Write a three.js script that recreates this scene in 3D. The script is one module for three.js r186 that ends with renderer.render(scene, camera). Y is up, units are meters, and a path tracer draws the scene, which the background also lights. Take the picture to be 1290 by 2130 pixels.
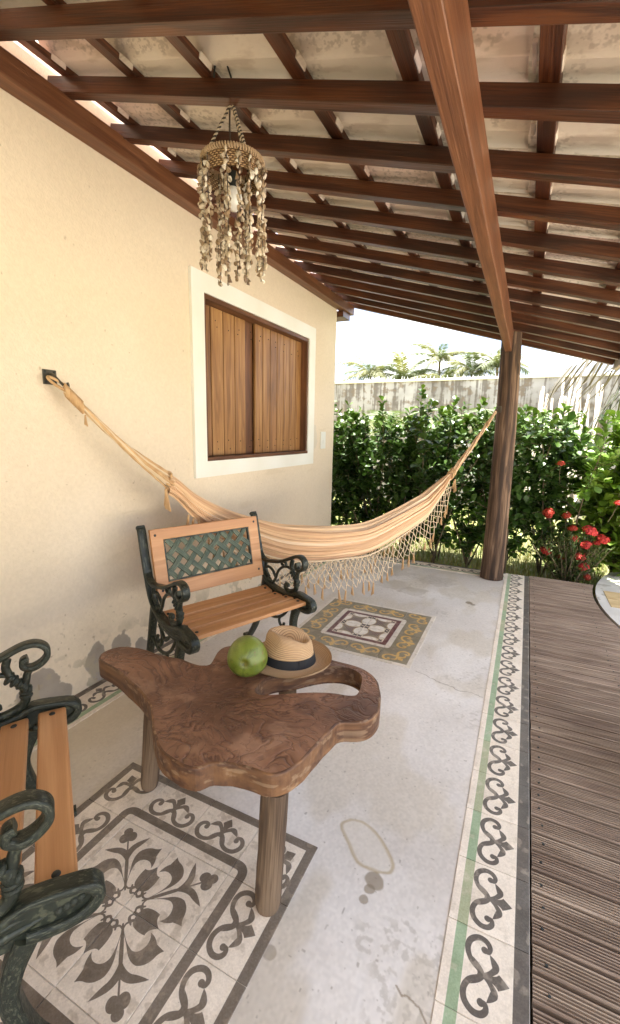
import * as THREE from 'three';
import { RoundedBoxGeometry } from 'three/addons/geometries/RoundedBoxGeometry.js';
import { mergeGeometries, mergeVertices } from 'three/addons/utils/BufferGeometryUtils.js';

// ---------------------------------------------------------------- camera, sky, sun, exposure
const scene = new THREE.Scene();
const camera = new THREE.PerspectiveCamera(98.2, 620 / 1024, 0.05, 400);
{
  const yaw = -0.448, pitch = -0.1804, roll = 0.0206;
  const f = new THREE.Vector3(Math.sin(yaw) * Math.cos(pitch), Math.sin(pitch), -Math.cos(yaw) * Math.cos(pitch));
  const r0 = new THREE.Vector3(Math.cos(yaw), 0, Math.sin(yaw)), u0 = new THREE.Vector3().crossVectors(r0, f);
  const c = Math.cos(roll), s = Math.sin(roll);
  const r = r0.clone().multiplyScalar(c).addScaledVector(u0, s), u = u0.clone().multiplyScalar(c).addScaledVector(r0, -s);
  camera.quaternion.setFromRotationMatrix(new THREE.Matrix4().makeBasis(r, u, f.clone().negate()));
  camera.position.set(0, 1.2877, 0);
}
const renderer = new THREE.WebGLRenderer({ antialias: true });
renderer.toneMapping = THREE.LinearToneMapping;
renderer.toneMappingExposure = 9.5;
renderer.shadowMap.enabled = true;
const SUN_DIR = new THREE.Vector3(-0.13, 0.95, -0.07).normalize();
const sun = new THREE.DirectionalLight(new THREE.Color(1, 0.965, 0.91), 4.4);
sun.position.copy(SUN_DIR).multiplyScalar(30);
sun.shadow.radius = 3;
sun.shadow.mapSize.set(2048, 2048);
Object.assign(sun.shadow.camera, { left: -14, right: 14, top: 14, bottom: -14, near: 1, far: 70 });
scene.add(sun, sun.target);
const SKY_STRENGTH = 0.42;

// ---------------------------------------------------------------- helpers: random, noise, textures
function rng(seed) { let a = seed >>> 0; return () => { a |= 0; a = (a + 0x6D2B79F5) | 0; let t = Math.imul(a ^ (a >>> 15), 1 | a); t = (t + Math.imul(t ^ (t >>> 7), 61 | t)) ^ t; return ((t ^ (t >>> 14)) >>> 0) / 4294967296; }; }
const hash = (x, y, s) => { let h = Math.imul(x, 374761393) + Math.imul(y, 668265263) + Math.imul(s, 1442695041); h = Math.imul(h ^ (h >>> 13), 1274126177); return ((h ^ (h >>> 16)) >>> 0) / 4294967296; };
const mod = (a, n) => ((a % n) + n) % n;
const PERM = new Uint16Array(8192), VAL = new Float32Array(4096);
{ const r = rng(4711), q = [...Array(4096).keys()]; for (let i = 4095; i > 0; i--) { const j = Math.floor(r() * (i + 1)); [q[i], q[j]] = [q[j], q[i]]; } for (let i = 0; i < 8192; i++) PERM[i] = q[i & 4095]; for (let i = 0; i < 4096; i++) VAL[i] = r(); }
function vnoise(x, y, px, py, s) {
  let ix = Math.floor(x), iy = Math.floor(y), fx = x - ix, fy = y - iy;
  fx = fx * fx * (3 - 2 * fx); fy = fy * fy * (3 - 2 * fy);
  ix %= px; iy %= py; if (ix < 0) ix += px; if (iy < 0) iy += py;
  const x1 = ix + 1 === px ? 0 : ix + 1, y1 = iy + 1 === py ? 0 : iy + 1, o = s * 131;
  const p0 = PERM[(ix + o) & 4095], p1 = PERM[(x1 + o) & 4095];
  const a = VAL[PERM[(p0 + iy) & 4095]], b = VAL[PERM[(p1 + iy) & 4095]], c = VAL[PERM[(p0 + y1) & 4095]], d = VAL[PERM[(p1 + y1) & 4095]];
  return a + (b - a) * fx + (c - a) * fy + (a - b - c + d) * fx * fy;
}
function fbm(u, v, fu, fv, oct = 4, s = 1, gain = 0.5) {
  let t = 0, w = 1, n = 0;
  for (let i = 0; i < oct; i++) { t += w * vnoise(u * fu, v * fv, fu, fv, s + i * 17); n += w; w *= gain; fu *= 2; fv *= 2; }
  return t / n;
}
const clamp = (x, a = 0, b = 1) => Math.min(b, Math.max(a, x));
const lerp = (a, b, t) => a + (b - a) * t;
const sstep = (a, b, x) => { const t = clamp((x - a) / (b - a)); return t * t * (3 - 2 * t); };
const mixc = (a, b, t) => [lerp(a[0], b[0], t), lerp(a[1], b[1], t), lerp(a[2], b[2], t)];
function makeTex(w, h, fn, { srgb = true, rx = 1, ry = 1, clampEdge = false } = {}) {
  const d = new Uint8Array(w * h * 4);
  for (let y = 0; y < h; y++) for (let x = 0; x < w; x++) {
    const c = fn((x + 0.5) / w, (y + 0.5) / h), k = (y * w + x) * 4;
    if (typeof c === 'number') { d[k] = d[k + 1] = d[k + 2] = clamp(c) * 255; } else { d[k] = clamp(c[0], 0, 255); d[k + 1] = clamp(c[1], 0, 255); d[k + 2] = clamp(c[2], 0, 255); }
    d[k + 3] = 255;
  }
  const t = new THREE.DataTexture(d, w, h, THREE.RGBAFormat);
  t.magFilter = THREE.LinearFilter; t.minFilter = THREE.LinearMipmapLinearFilter; t.generateMipmaps = true;
  t.wrapS = t.wrapT = clampEdge ? THREE.ClampToEdgeWrapping : THREE.RepeatWrapping;
  if (srgb) t.colorSpace = THREE.SRGBColorSpace;
  t.repeat.set(rx, ry); t.needsUpdate = true; return t;
}
const std = (p) => new THREE.MeshStandardMaterial({ roughness: 0.8, metalness: 0, side: THREE.DoubleSide, ...p });

// ---------------------------------------------------------------- helpers: objects
const taken = {};
function numbered(n) { taken[n] = (taken[n] ?? -1) + 1; return taken[n] ? `${n}_${String(taken[n]).padStart(3, '0')}` : n; }
function thing(name, label, category, pos = [0, 0, 0], turn = 0, group) {
  const o = new THREE.Group(); o.name = numbered(name); scene.add(o); o.position.set(...pos); o.rotation.y = turn;
  o.userData = { label, category }; if (group) o.userData.group = group; return o;
}
function part(name, geo, mat, parent, pos) { const m = new THREE.Mesh(geo, mat); m.name = name; if (pos) m.position.set(...pos); parent.add(m); return m; }
function whole(name, geo, mat, label, category, group) { const m = new THREE.Mesh(geo, mat); m.name = numbered(name); m.userData = { label, category }; if (group) m.userData.group = group; scene.add(m); return m; }
function structure(name) { const o = new THREE.Group(); o.name = name; o.userData.kind = 'structure'; scene.add(o); return o; }

// ---------------------------------------------------------------- helpers: geometry
const V = (x, y, z) => new THREE.Vector3(x, y, z);
const merge = (list) => mergeGeometries(list.map((g) => { const h = g.index ? g.toNonIndexed() : g; for (const k of Object.keys(h.attributes)) if (!['position', 'normal', 'uv', 'color'].includes(k)) h.deleteAttribute(k); return h; }), false);
function boxUV(geo, axis = 'x', ou = 0, ov = 0) {
  const p = geo.attributes.position, n = geo.attributes.normal, uv = new Float32Array(p.count * 2);
  for (let i = 0; i < p.count; i++) {
    const q = { x: p.getX(i), y: p.getY(i), z: p.getZ(i) }, a = { x: Math.abs(n.getX(i)), y: Math.abs(n.getY(i)), z: Math.abs(n.getZ(i)) };
    const rest = ['x', 'y', 'z'].filter((k) => k !== axis), across = a[rest[0]] > a[rest[1]] ? rest[1] : rest[0];
    if (a[axis] > 0.8) { uv[2 * i] = q[rest[0]] + ou; uv[2 * i + 1] = q[rest[1]] + ov; } else { uv[2 * i] = q[axis] + ou; uv[2 * i + 1] = q[across] + ov + (across === rest[1] ? 0.13 : 0); }
  }
  geo.setAttribute('uv', new THREE.BufferAttribute(uv, 2)); return geo;
}
const rbox = (w, h, d, r = 0.003, axis = 'x', ou = 0, ov = 0) => boxUV(new RoundedBoxGeometry(w, h, d, 1, Math.min(r, w / 2.01, h / 2.01, d / 2.01)), axis, ou, ov);
const box = (w, h, d, axis = 'x', ou = 0, ov = 0) => boxUV(new THREE.BoxGeometry(w, h, d), axis, ou, ov);
function grid(rows, cols, fn, closeC = false, uvScale = [1, 1]) {      // a surface from fn(i, j, u, v)
  const pos = [], uv = [], idx = [];
  for (let i = 0; i <= rows; i++) for (let j = 0; j <= cols; j++) { const p = fn(i / rows, (closeC && j === cols) ? 0 : j / cols, i, j); pos.push(p.x, p.y, p.z); uv.push(i / rows * uvScale[0], j / cols * uvScale[1]); }
  const W = cols + 1;
  for (let i = 0; i < rows; i++) for (let j = 0; j < cols; j++) { const a = i * W + j; idx.push(a, a + 1, a + W, a + 1, a + W + 1, a + W); }
  const g = new THREE.BufferGeometry(); g.setAttribute('position', new THREE.Float32BufferAttribute(pos, 3)); g.setAttribute('uv', new THREE.Float32BufferAttribute(uv, 2)); g.setIndex(idx); g.computeVertexNormals();
  if (closeC) { const n = g.attributes.normal; for (let i = 0; i <= rows; i++) { const a = i * W, b = a + cols, q = V(n.getX(a) + n.getX(b), n.getY(a) + n.getY(b), n.getZ(a) + n.getZ(b)).normalize(); n.setXYZ(a, q.x, q.y, q.z); n.setXYZ(b, q.x, q.y, q.z); } }
  return g;
}
function frames(pts) {                                                 // parallel transport along points
  const T = pts.map((p, i) => V().subVectors(pts[Math.min(i + 1, pts.length - 1)], pts[Math.max(i - 1, 0)]).normalize());
  let n = Math.abs(T[0].y) < 0.9 ? V(0, 1, 0) : V(1, 0, 0); n.addScaledVector(T[0], -n.dot(T[0])).normalize();
  return pts.map((p, i) => { n = n.clone().addScaledVector(T[i], -n.dot(T[i])).normalize(); return { p, t: T[i], n, b: V().crossVectors(T[i], n) }; });
}
function tube(pts, radius, sides = 6, caps = true) {
  const F = frames(pts), N = pts.length - 1, R = typeof radius === 'function' ? radius : () => radius;
  const len = [0]; for (let i = 1; i <= N; i++) len.push(len[i - 1] + pts[i].distanceTo(pts[i - 1]));
  const g = grid(N, sides, (u, v, i) => { const f = F[i], a = v * Math.PI * 2, r = R(u, v, i); return f.p.clone().addScaledVector(f.n, Math.cos(a) * r).addScaledVector(f.b, Math.sin(a) * r); }, true);
  const uv = g.attributes.uv; for (let i = 0; i <= N; i++) for (let j = 0; j <= sides; j++) { const k = i * (sides + 1) + j; uv.setXY(k, len[i], j / sides * 0.12); }
  if (!caps) return g;
  const ix = [...g.index.array], pos = [...g.attributes.position.array], nn = [...g.attributes.normal.array], u2 = [...uv.array];
  for (const [i, s] of [[0, -1], [N, 1]]) { const c = pos.length / 3, f = F[i]; pos.push(f.p.x, f.p.y, f.p.z); nn.push(f.t.x * s, f.t.y * s, f.t.z * s); u2.push(0, 0); const b = i * (sides + 1); for (let j = 0; j < sides; j++) s > 0 ? ix.push(b + j, b + j + 1, c) : ix.push(b + j + 1, b + j, c); }
  const h = new THREE.BufferGeometry(); h.setAttribute('position', new THREE.Float32BufferAttribute(pos, 3)); h.setAttribute('normal', new THREE.Float32BufferAttribute(nn, 3)); h.setAttribute('uv', new THREE.Float32BufferAttribute(u2, 2)); h.setIndex(ix); return h;
}
const curve = (pts, n = 40) => new THREE.CatmullRomCurve3(pts.map((p) => (p.isVector3 ? p : V(...p))), false, 'centripetal').getPoints(n);
// a band of rounded section swept along a curve that lies in the plane x = x0; points are [z, y]
function band(pts, x0, width, thick, n = 36) {
  const c = curve(pts.map(([z, y]) => V(x0, y, z)), n), T = c.map((p, i) => V().subVectors(c[Math.min(i + 1, n)], c[Math.max(i - 1, 0)]).normalize());
  const prof = [[-1, -0.55], [-0.8, -1], [0.8, -1], [1, -0.55], [1, 0.55], [0.8, 1], [0.45, 1.0], [0, 0.82], [-0.45, 1.0], [-0.8, 1], [-1, 0.55]];
  const th = typeof thick === 'function' ? thick : () => thick, wd = typeof width === 'function' ? width : () => width, m = prof.length;
  const g = grid(n, m, (u, v, i, j) => { const [a, b] = prof[j % m], t = T[i], nrm = V(0, t.z, -t.y).multiplyScalar(-1); return c[i].clone().add(V(a * wd(u) / 2, 0, 0)).addScaledVector(nrm, b * th(u) / 2); }, true);
  const e = g.toNonIndexed(), list = [e];
  for (const [i, s] of [[0, 1], [n, -1]]) { const t = T[i], nrm = V(0, t.z, -t.y).multiplyScalar(-1), pos = []; for (let j = 1; j < m - 1; j++) for (const k of s > 0 ? [0, j, j + 1] : [0, j + 1, j]) { const q = c[i].clone().add(V(prof[k][0] * wd(i / n) / 2, 0, 0)).addScaledVector(nrm, prof[k][1] * th(i / n) / 2); pos.push(q.x, q.y, q.z); } const h = new THREE.BufferGeometry(); h.setAttribute('position', new THREE.Float32BufferAttribute(pos, 3)); h.setAttribute('uv', new THREE.Float32BufferAttribute(new Float32Array(pos.length / 3 * 2), 2)); h.computeVertexNormals(); list.push(h); }
  e.computeVertexNormals(); return merge([g.toNonIndexed(), ...list.slice(1)]);
}
function colour(geo, fn) { const p = geo.attributes.position, c = new Float32Array(p.count * 3); for (let i = 0; i < p.count; i++) { const q = fn(V(p.getX(i), p.getY(i), p.getZ(i)), i); c.set(q, 3 * i); } geo.setAttribute('color', new THREE.BufferAttribute(c, 3)); return geo; }
const placed = (g, x, y, z, rx = 0, ry = 0, rz = 0, s = 1) => g.clone().applyMatrix4(new THREE.Matrix4().compose(V(x, y, z), new THREE.Quaternion().setFromEuler(new THREE.Euler(rx, ry, rz)), V(s, s, s)));

// ---------------------------------------------------------------- sky
{
  const W = 1024, H = 512, d = new Float32Array(W * H * 4);
  for (let y = 0; y < H; y++) for (let x = 0; x < W; x++) {
    const u = (x + 0.5) / W, v = (y + 0.5) / H, el = (v - 0.5) * Math.PI, k = (y * W + x) * 4;
    let c;
    if (el < 0) c = [0.30, 0.29, 0.25]; else {
      const n = fbm(u, v, 22, 34, 5, 14) * 0.75 + fbm(u, v, 50, 80, 3, 20) * 0.25, cloud = sstep(0.40, 0.52, n), belly = sstep(0.55, 0.66, n);
      const blue = mixc([0.36, 0.44, 0.62], [0.28, 0.42, 0.76], sstep(0, 1.2, el));
      c = mixc(blue, mixc([1.10, 1.09, 1.09], [0.205, 0.228, 0.27], belly), cloud);
      c = mixc([1.08, 1.08, 1.09], c, sstep(0.0, 0.03, el));
    }
    d[k] = c[0]; d[k + 1] = c[1]; d[k + 2] = c[2]; d[k + 3] = 1;
  }
  const t = new THREE.DataTexture(d, W, H, THREE.RGBAFormat, THREE.FloatType);
  t.mapping = THREE.EquirectangularReflectionMapping; t.magFilter = THREE.LinearFilter; t.needsUpdate = true;
  scene.background = t; scene.environment = t; scene.backgroundIntensity = scene.environmentIntensity = SKY_STRENGTH;
}

// ---------------------------------------------------------------- materials
function woodTex(dark, mid, light, seed, { fine = 1, knots = 0, w = 1024, h = 512, ry = 3 } = {}) {   // grain along u; 1 m by 1/3 m
  return makeTex(w, h, (u, v) => {
    const warp = fbm(u, v, 2, 5, 3, seed) * 0.35, band_ = fbm(u, mod(v + warp, 1), 2, 14, 4, seed + 5), fib = fbm(u, v, 10, 190, 3, seed + 9), big = fbm(u, v, 3, 3, 3, seed + 31);
    let t = band_ * 0.75 + (fib - 0.5) * 0.55 * fine + (big - 0.5) * 0.5 + 0.12; t = clamp((t - 0.2) / 0.6);
    let c = t < 0.5 ? mixc(dark, mid, t * 2) : mixc(mid, light, t * 2 - 1);
    if (knots) { const k = fbm(u, v, 6, 9, 2, seed + 71); c = mixc(c, dark, sstep(0.78, 0.9, k) * knots); }
    return c;
  }, { ry });
}
const woodBump = makeTex(512, 512, (u, v) => fbm(u, v, 6, 120, 3, 5) * 0.7 + fbm(u, v, 12, 12, 3, 8) * 0.3, { srgb: false, ry: 3 });
const dents = makeTex(512, 512, (u, v) => fbm(u, v, 10, 10, 5, 41) * 0.75 + sstep(0.62, 0.75, fbm(u, v, 22, 22, 2, 47)) * 0.25, { srgb: false, rx: 4, ry: 4 });
const smudge = makeTex(512, 512, (u, v) => 0.55 + 0.45 * fbm(u, v, 5, 5, 5, 61), { srgb: false });
const MAT = {
  rafter: std({ map: woodTex([46, 21, 10], [74, 38, 19], [104, 60, 32], 11), bumpMap: woodBump, bumpScale: 0.0012, roughness: 0.38 }),
  beam: std({ map: woodTex([84, 48, 28], [104, 64, 38], [124, 80, 51], 23), bumpMap: woodBump, bumpScale: 0.0015, roughness: 0.45 }),
  shutter: std({ map: woodTex([120, 80, 43], [154, 110, 63], [180, 136, 86], 37, { fine: 0.7 }), bumpMap: woodBump, bumpScale: 0.0008, roughness: 0.5 }),
  shutter2: std({ map: woodTex([106, 71, 40], [138, 96, 57], [164, 118, 74], 39, { fine: 0.7 }), bumpMap: woodBump, bumpScale: 0.0008, roughness: 0.5 }),
  casing: std({ map: woodTex([76, 45, 25], [102, 64, 37], [126, 82, 50], 43), bumpMap: woodBump, bumpScale: 0.0008, roughness: 0.5 }),
  slat: std({ map: woodTex([176, 122, 74], [192, 138, 88], [206, 154, 104], 51, { fine: 0.4 }), bumpMap: woodBump, bumpScale: 0.0006, roughness: 0.42 }),
  deck: std({ map: woodTex([126, 106, 89], [150, 130, 111], [174, 154, 134], 59, { knots: 0.5, fine: 1.4 }), bumpMap: woodBump, bumpScale: 0.0015, roughness: 0.8 }),
  deck2: std({ map: woodTex([110, 91, 76], [136, 115, 98], [162, 141, 122], 67, { knots: 0.5, fine: 1.4 }), bumpMap: woodBump, bumpScale: 0.0015, roughness: 0.8 }),
  post: std({ map: woodTex([44, 31, 21], [82, 60, 42], [132, 106, 82], 77, { knots: 0.8, ry: 4 }), bumpMap: woodBump, bumpScale: 0.004, roughness: 0.85 }),
  leg: std({ map: woodTex([60, 45, 32], [94, 74, 55], [126, 104, 80], 83, { knots: 0.6, ry: 4 }), bumpMap: woodBump, bumpScale: 0.003, roughness: 0.85 }),
  iron: std({ map: makeTex(512, 512, (u, v) => { const n = fbm(u, v, 9, 9, 5, 91), w = sstep(0.56, 0.72, fbm(u, v, 14, 14, 4, 95)); return mixc(mixc([28, 32, 25], [48, 53, 42], n), [106, 106, 84], w * 0.55); }, { rx: 5, ry: 5 }), bumpMap: dents, bumpScale: 0.0012, roughness: 0.42, metalness: 0.25 }),
  lattice: std({ map: makeTex(256, 256, (u, v) => mixc(mixc([62, 74, 60], [92, 104, 84], fbm(u, v, 4, 4, 4, 101)), [146, 148, 122], sstep(0.5, 0.7, fbm(u, v, 4, 40, 3, 103)) * 0.6), { rx: 4, ry: 12 }), roughness: 0.5, metalness: 0.15 }),
  bolt: std({ color: new THREE.Color(0.035, 0.038, 0.034), roughness: 0.5, metalness: 0.5 }),
  steel: std({ map: makeTex(128, 128, (u, v) => mixc([58, 54, 48], [120, 112, 96], fbm(u, v, 6, 6, 4, 121))), roughness: 0.45, metalness: 0.6 }),
  whitePaint: std({ map: makeTex(512, 512, (u, v) => mixc([228, 224, 208], [240, 238, 228], fbm(u, v, 4, 4, 5, 111)), { rx: 1, ry: 1 }), bumpMap: dents, bumpScale: 0.0006, roughness: 0.6 }),
  plastic: std({ color: new THREE.Color(0.78, 0.76, 0.68), roughness: 0.35 }),
  soil: std({ map: makeTex(256, 256, (u, v) => mixc([60, 48, 36], [100, 84, 62], fbm(u, v, 12, 12, 5, 131)), { rx: 1, ry: 1 }), roughness: 1 }),
};

// ---------------------------------------------------------------- printed cement tiles (flat print)
const cv = (s) => { const c = document.createElement('canvas'); c.width = c.height = s; return [c, c.getContext('2d')]; };
function grime(g, S, seed, n, base) {                                  // grain, mottling and specks in the cement
  const r = rng(seed), im = g.getImageData(0, 0, S, S), d = im.data;
  for (let y = 0; y < S; y++) for (let x = 0; x < S; x++) {
    const m = fbm(x / S, y / S, 4, 4, 4, seed) - 0.5, f = fbm(x / S, y / S, 60, 60, 2, seed + 3) - 0.5, k = (y * S + x) * 4, w = sstep(0.60, 0.72, fbm(x / S, y / S, 7, 7, 4, seed + 8));
    for (let c = 0; c < 3; c++) d[k + c] = clamp(d[k + c] + m * 34 + f * 22 + w * ((base ?? [168, 152, 130])[c] - d[k + c]) * 0.38, 0, 255);
  }
  g.putImageData(im, 0, 0);
  for (let i = 0; i < n; i++) { g.fillStyle = `rgba(70,58,46,${0.15 + 0.4 * r()})`; g.beginPath(); g.arc(r() * S, r() * S, S * 0.003 * (0.5 + r()), 0, 7); g.fill(); }
}
function tileTex(S, seed, draw, base) {
  const [c, g] = cv(S); g.save(); g.scale(S, S); draw(g); g.restore(); grime(g, S, seed, 14, base);
  const t = new THREE.CanvasTexture(c); t.colorSpace = THREE.SRGBColorSpace; t.anisotropy = 8; return t;
}
function brush(g, pts, w0, w1) {                                       // a stroke that swells from w0 to w1
  const c = new THREE.CatmullRomCurve3(pts.map(([x, y]) => V(x, y, 0)), false, 'centripetal').getPoints(120);
  c.forEach((p, i) => { const t = i / 120; g.beginPath(); g.arc(p.x, p.y, lerp(w0, w1, t) / 2 * (0.75 + 0.35 * Math.sin(t * Math.PI)), 0, 7); g.fill(); });
}
function blob(g, pts) { g.beginPath(); pts.forEach((p, i) => { if (!i) g.moveTo(p[0], p[1]); else if (p.length === 2) g.lineTo(p[0], p[1]); else g.quadraticCurveTo(...p); }); g.closePath(); g.fill(); }
function scroll(g, col) {                                              // two C scrolls and a three-leaved stem pointing to +x
  g.fillStyle = col;
  for (const s of [1, -1]) {
    g.save(); g.translate(0, 0.5); g.scale(1, s);
    brush(g, [[0.47, -0.03], [0.35, -0.12], [0.30, -0.24], [0.325, -0.35], [0.42, -0.42], [0.51, -0.41], [0.56, -0.35], [0.545, -0.29], [0.49, -0.285]], 0.072, 0.06);
    g.beginPath(); g.arc(0.50, -0.295, 0.042, 0, 7); g.fill();
    blob(g, [[0.47, -0.01], [0.56, -0.05, 0.60, -0.13], [0.575, -0.20, 0.56, -0.27], [0.62, -0.25, 0.67, -0.19], [0.70, -0.13, 0.64, -0.07], [0.58, 0.0, 0.47, 0.02]]);
    blob(g, [[0.44, 0.0], [0.42, -0.09, 0.36, -0.16], [0.50, -0.10, 0.53, 0]]);
    g.restore();
  }
  blob(g, [[0.44, 0.48], [0.58, 0.47], [0.66, 0.45, 0.68, 0.41], [0.73, 0.44, 0.80, 0.50], [0.73, 0.56, 0.68, 0.59], [0.66, 0.55, 0.58, 0.53], [0.44, 0.52]]);
}
const CREAM = 'rgb(230,217,198)', GREY = 'rgb(120,109,96)', DARK = 'rgb(98,90,81)', GREEN = 'rgb(150,168,134)', GREEN2 = 'rgb(156,174,140)', GREEN3 = 'rgb(168,172,138)';
function borderTile(green, band_) { return (g) => { g.fillStyle = CREAM; g.fillRect(0, 0, 1, 1); g.fillStyle = green; g.fillRect(0.115, 0, 0.135, 1); g.save(); g.translate(-0.015, 0); scroll(g, DARK); g.restore(); g.fillStyle = band_; g.fillRect(0.825, 0, 0.175, 1); }; }
const T_BORDER = [borderTile(GREEN, DARK), borderTile(GREEN2, 'rgb(100,92,82)'), borderTile(GREEN3, 'rgb(94,88,80)')].map((f, i) => tileTex(384, 201 + i, f, [200, 186, 164]));
function ringTile(g) { g.fillStyle = CREAM; g.fillRect(0, 0, 1, 1); g.fillStyle = GREY; g.fillRect(0.115, 0, 0.14, 1); scroll(g, GREY); g.fillStyle = GREY; g.fillRect(0.86, 0, 0.14, 1); }
function cornerTile(g) {                                               // outer corner at (1, 1)
  g.fillStyle = CREAM; g.fillRect(0, 0, 1, 1);
  g.strokeStyle = GREY; g.lineWidth = 0.14; g.beginPath(); g.moveTo(0.185, -0.1); g.lineTo(0.185, 0.03); g.quadraticCurveTo(0.185, 0.185, 0.03, 0.185); g.lineTo(-0.1, 0.185); g.stroke();
  g.save(); g.translate(0.53, 0.53); g.rotate(Math.PI / 4); g.translate(-0.5, -0.5); scroll(g, GREY); g.restore();
  g.fillStyle = GREY; g.fillRect(0.86, 0, 0.14, 1); g.fillRect(0, 0.86, 1, 0.14);
}
function tulip(g) {                                                    // along +x from 0.17 to 0.62, base at the left
  blob(g, [[0.17, -0.012], [0.24, -0.02], [0.25, -0.10, 0.31, -0.125], [0.41, -0.155, 0.52, -0.135], [0.50, -0.06, 0.62, 0], [0.50, 0.06, 0.52, 0.135], [0.41, 0.155, 0.31, 0.125], [0.25, 0.10, 0.24, 0.02], [0.17, 0.012]]);
  for (const s of [1, -1]) brush(g, [[0.20, 0], [0.17, 0.055 * s], [0.215, 0.095 * s], [0.25, 0.07 * s]], 0.022, 0.05);
}
function innerTile(g) {                                                // rug centre at (0, 0), outer corner at (1, 1)
  g.fillStyle = CREAM; g.fillRect(0, 0, 1, 1); g.fillStyle = GREY;
  tulip(g); g.save(); g.rotate(Math.PI / 2); g.scale(1, -1); tulip(g); g.restore();
  g.save(); g.rotate(Math.PI / 4);
  blob(g, [[0.22, -0.012], [0.60, -0.035, 0.74, -0.02], [0.92, 0, 0.92, 0], [0.74, 0.02], [0.60, 0.035, 0.22, 0.012]]);
  for (const s of [1, -1]) {
    g.save(); g.scale(1, s);
    brush(g, [[0.30, 0.0], [0.24, 0.04], [0.235, 0.085], [0.27, 0.095]], 0.02, 0.03);
    blob(g, [[0.30, 0.0], [0.45, 0.045, 0.57, 0.065], [0.72, 0.09, 0.785, 0.18], [0.83, 0.29, 0.77, 0.39], [0.73, 0.44, 0.73, 0.51], [0.67, 0.46, 0.62, 0.425], [0.53, 0.42, 0.45, 0.35], [0.55, 0.36, 0.60, 0.29], [0.66, 0.20, 0.595, 0.125], [0.50, 0.05, 0.30, 0.012]]);
    blob(g, [[0.64, 0.0], [0.80, 0.05, 0.86, 0.14], [0.90, 0.23, 0.985, 0.335], [0.985, 0.24, 0.96, 0.14], [0.93, 0.05, 0.86, 0.0]]);
    g.beginPath(); g.ellipse(1.10, 0.06, 0.085, 0.075, 0, 0, 7); g.fill();
    g.restore();
  }
  g.fillRect(0.84, -0.012, 0.26, 0.024); g.beginPath(); g.arc(1.21, 0, 0.07, 0, 7); g.fill();
  g.restore();
}
const T_RING = [tileTex(384, 221, ringTile), tileTex(384, 222, ringTile)], T_CORNER = tileTex(384, 223, cornerTile), T_INNER = [tileTex(512, 224, innerTile), tileTex(512, 225, innerTile)];
const OLIVE = 'rgb(134,124,102)', GOLD = 'rgb(202,164,96)', MAROON = 'rgb(104,60,60)', CR2 = 'rgb(214,204,188)';
function farRing(g) { g.fillStyle = OLIVE; g.fillRect(0, 0, 1, 1); g.fillStyle = CR2; g.fillRect(0, 0, 0.16, 1); g.fillRect(0.87, 0, 0.13, 1); g.save(); g.translate(0.02, 0); scroll(g, GOLD); g.restore(); }
function farCorner(g) {
  g.fillStyle = OLIVE; g.fillRect(0, 0, 1, 1); g.fillStyle = CR2; g.beginPath(); g.moveTo(0, 0); g.lineTo(0.16, 0); g.quadraticCurveTo(0.16, 0.16, 0, 0.16); g.fill();
  g.save(); g.translate(0.50, 0.50); g.rotate(Math.PI / 4); g.translate(-0.5, -0.5); scroll(g, GOLD); g.restore(); g.fillStyle = CR2; g.fillRect(0.87, 0, 0.13, 1); g.fillRect(0, 0.87, 1, 0.13);
}
function farInner(g) {
  g.fillStyle = 'rgb(142,128,108)'; g.fillRect(0, 0, 1, 1);
  g.strokeStyle = 'rgb(116,88,82)'; g.lineWidth = 0.03; for (let i = 0; i < 6; i++) { g.beginPath(); g.moveTo(0.2 + i * 0.1, 0.2); g.lineTo(0.2, 0.2 + i * 0.1); g.stroke(); g.beginPath(); g.moveTo(0.7 - i * 0.1, 0.2); g.lineTo(0.7, 0.2 + i * 0.1); g.stroke(); }
  for (const [x, y, a, b] of [[0.42, 0.0, 0.29, 0.23], [0.0, 0.42, 0.23, 0.29], [0.86, 0.46, 0.20, 0.29], [0.46, 0.86, 0.29, 0.20]]) { g.fillStyle = 'rgb(176,152,110)'; g.beginPath(); g.ellipse(x, y, a + 0.03, b + 0.03, 0, 0, 7); g.fill(); g.fillStyle = 'rgb(226,217,203)'; g.beginPath(); g.ellipse(x, y, a, b, 0, 0, 7); g.fill(); }
  for (const [x, y] of [[0.08, 0.08], [0.76, 0.07], [0.07, 0.76], [0.76, 0.76]]) { g.fillStyle = 'rgb(222,208,180)'; g.beginPath(); g.arc(x, y, 0.11, 0, 7); g.fill(); g.fillStyle = 'rgb(62,44,48)'; for (const q of [0, 1, 2, 3]) { g.save(); g.translate(x, y); g.rotate(Math.PI / 4 + q * Math.PI / 2); g.beginPath(); g.ellipse(0.045, 0, 0.05, 0.026, 0, 0, 7); g.fill(); g.restore(); } }
  g.fillStyle = MAROON; g.fillRect(0.86, 0, 0.14, 1); g.fillRect(0, 0.86, 1, 0.14); g.fillStyle = 'rgb(222,208,186)'; g.fillRect(0.83, 0, 0.03, 0.86); g.fillRect(0, 0.83, 0.86, 0.03);
}
const T_FAR = { ring: tileTex(256, 231, farRing), corner: tileTex(256, 232, farCorner), inner: tileTex(256, 233, farInner) };
const tileMat = (t) => std({ map: t, roughness: 0.5, roughnessMap: smudge, bumpMap: dents, bumpScale: 0.0004 });
const M_BORDER = T_BORDER.map(tileMat), M_RING = T_RING.map(tileMat), M_CORNER = tileMat(T_CORNER), M_INNER = T_INNER.map(tileMat), M_FAR = Object.fromEntries(Object.entries(T_FAR).map(([k, t]) => [k, tileMat(t)]));
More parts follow.
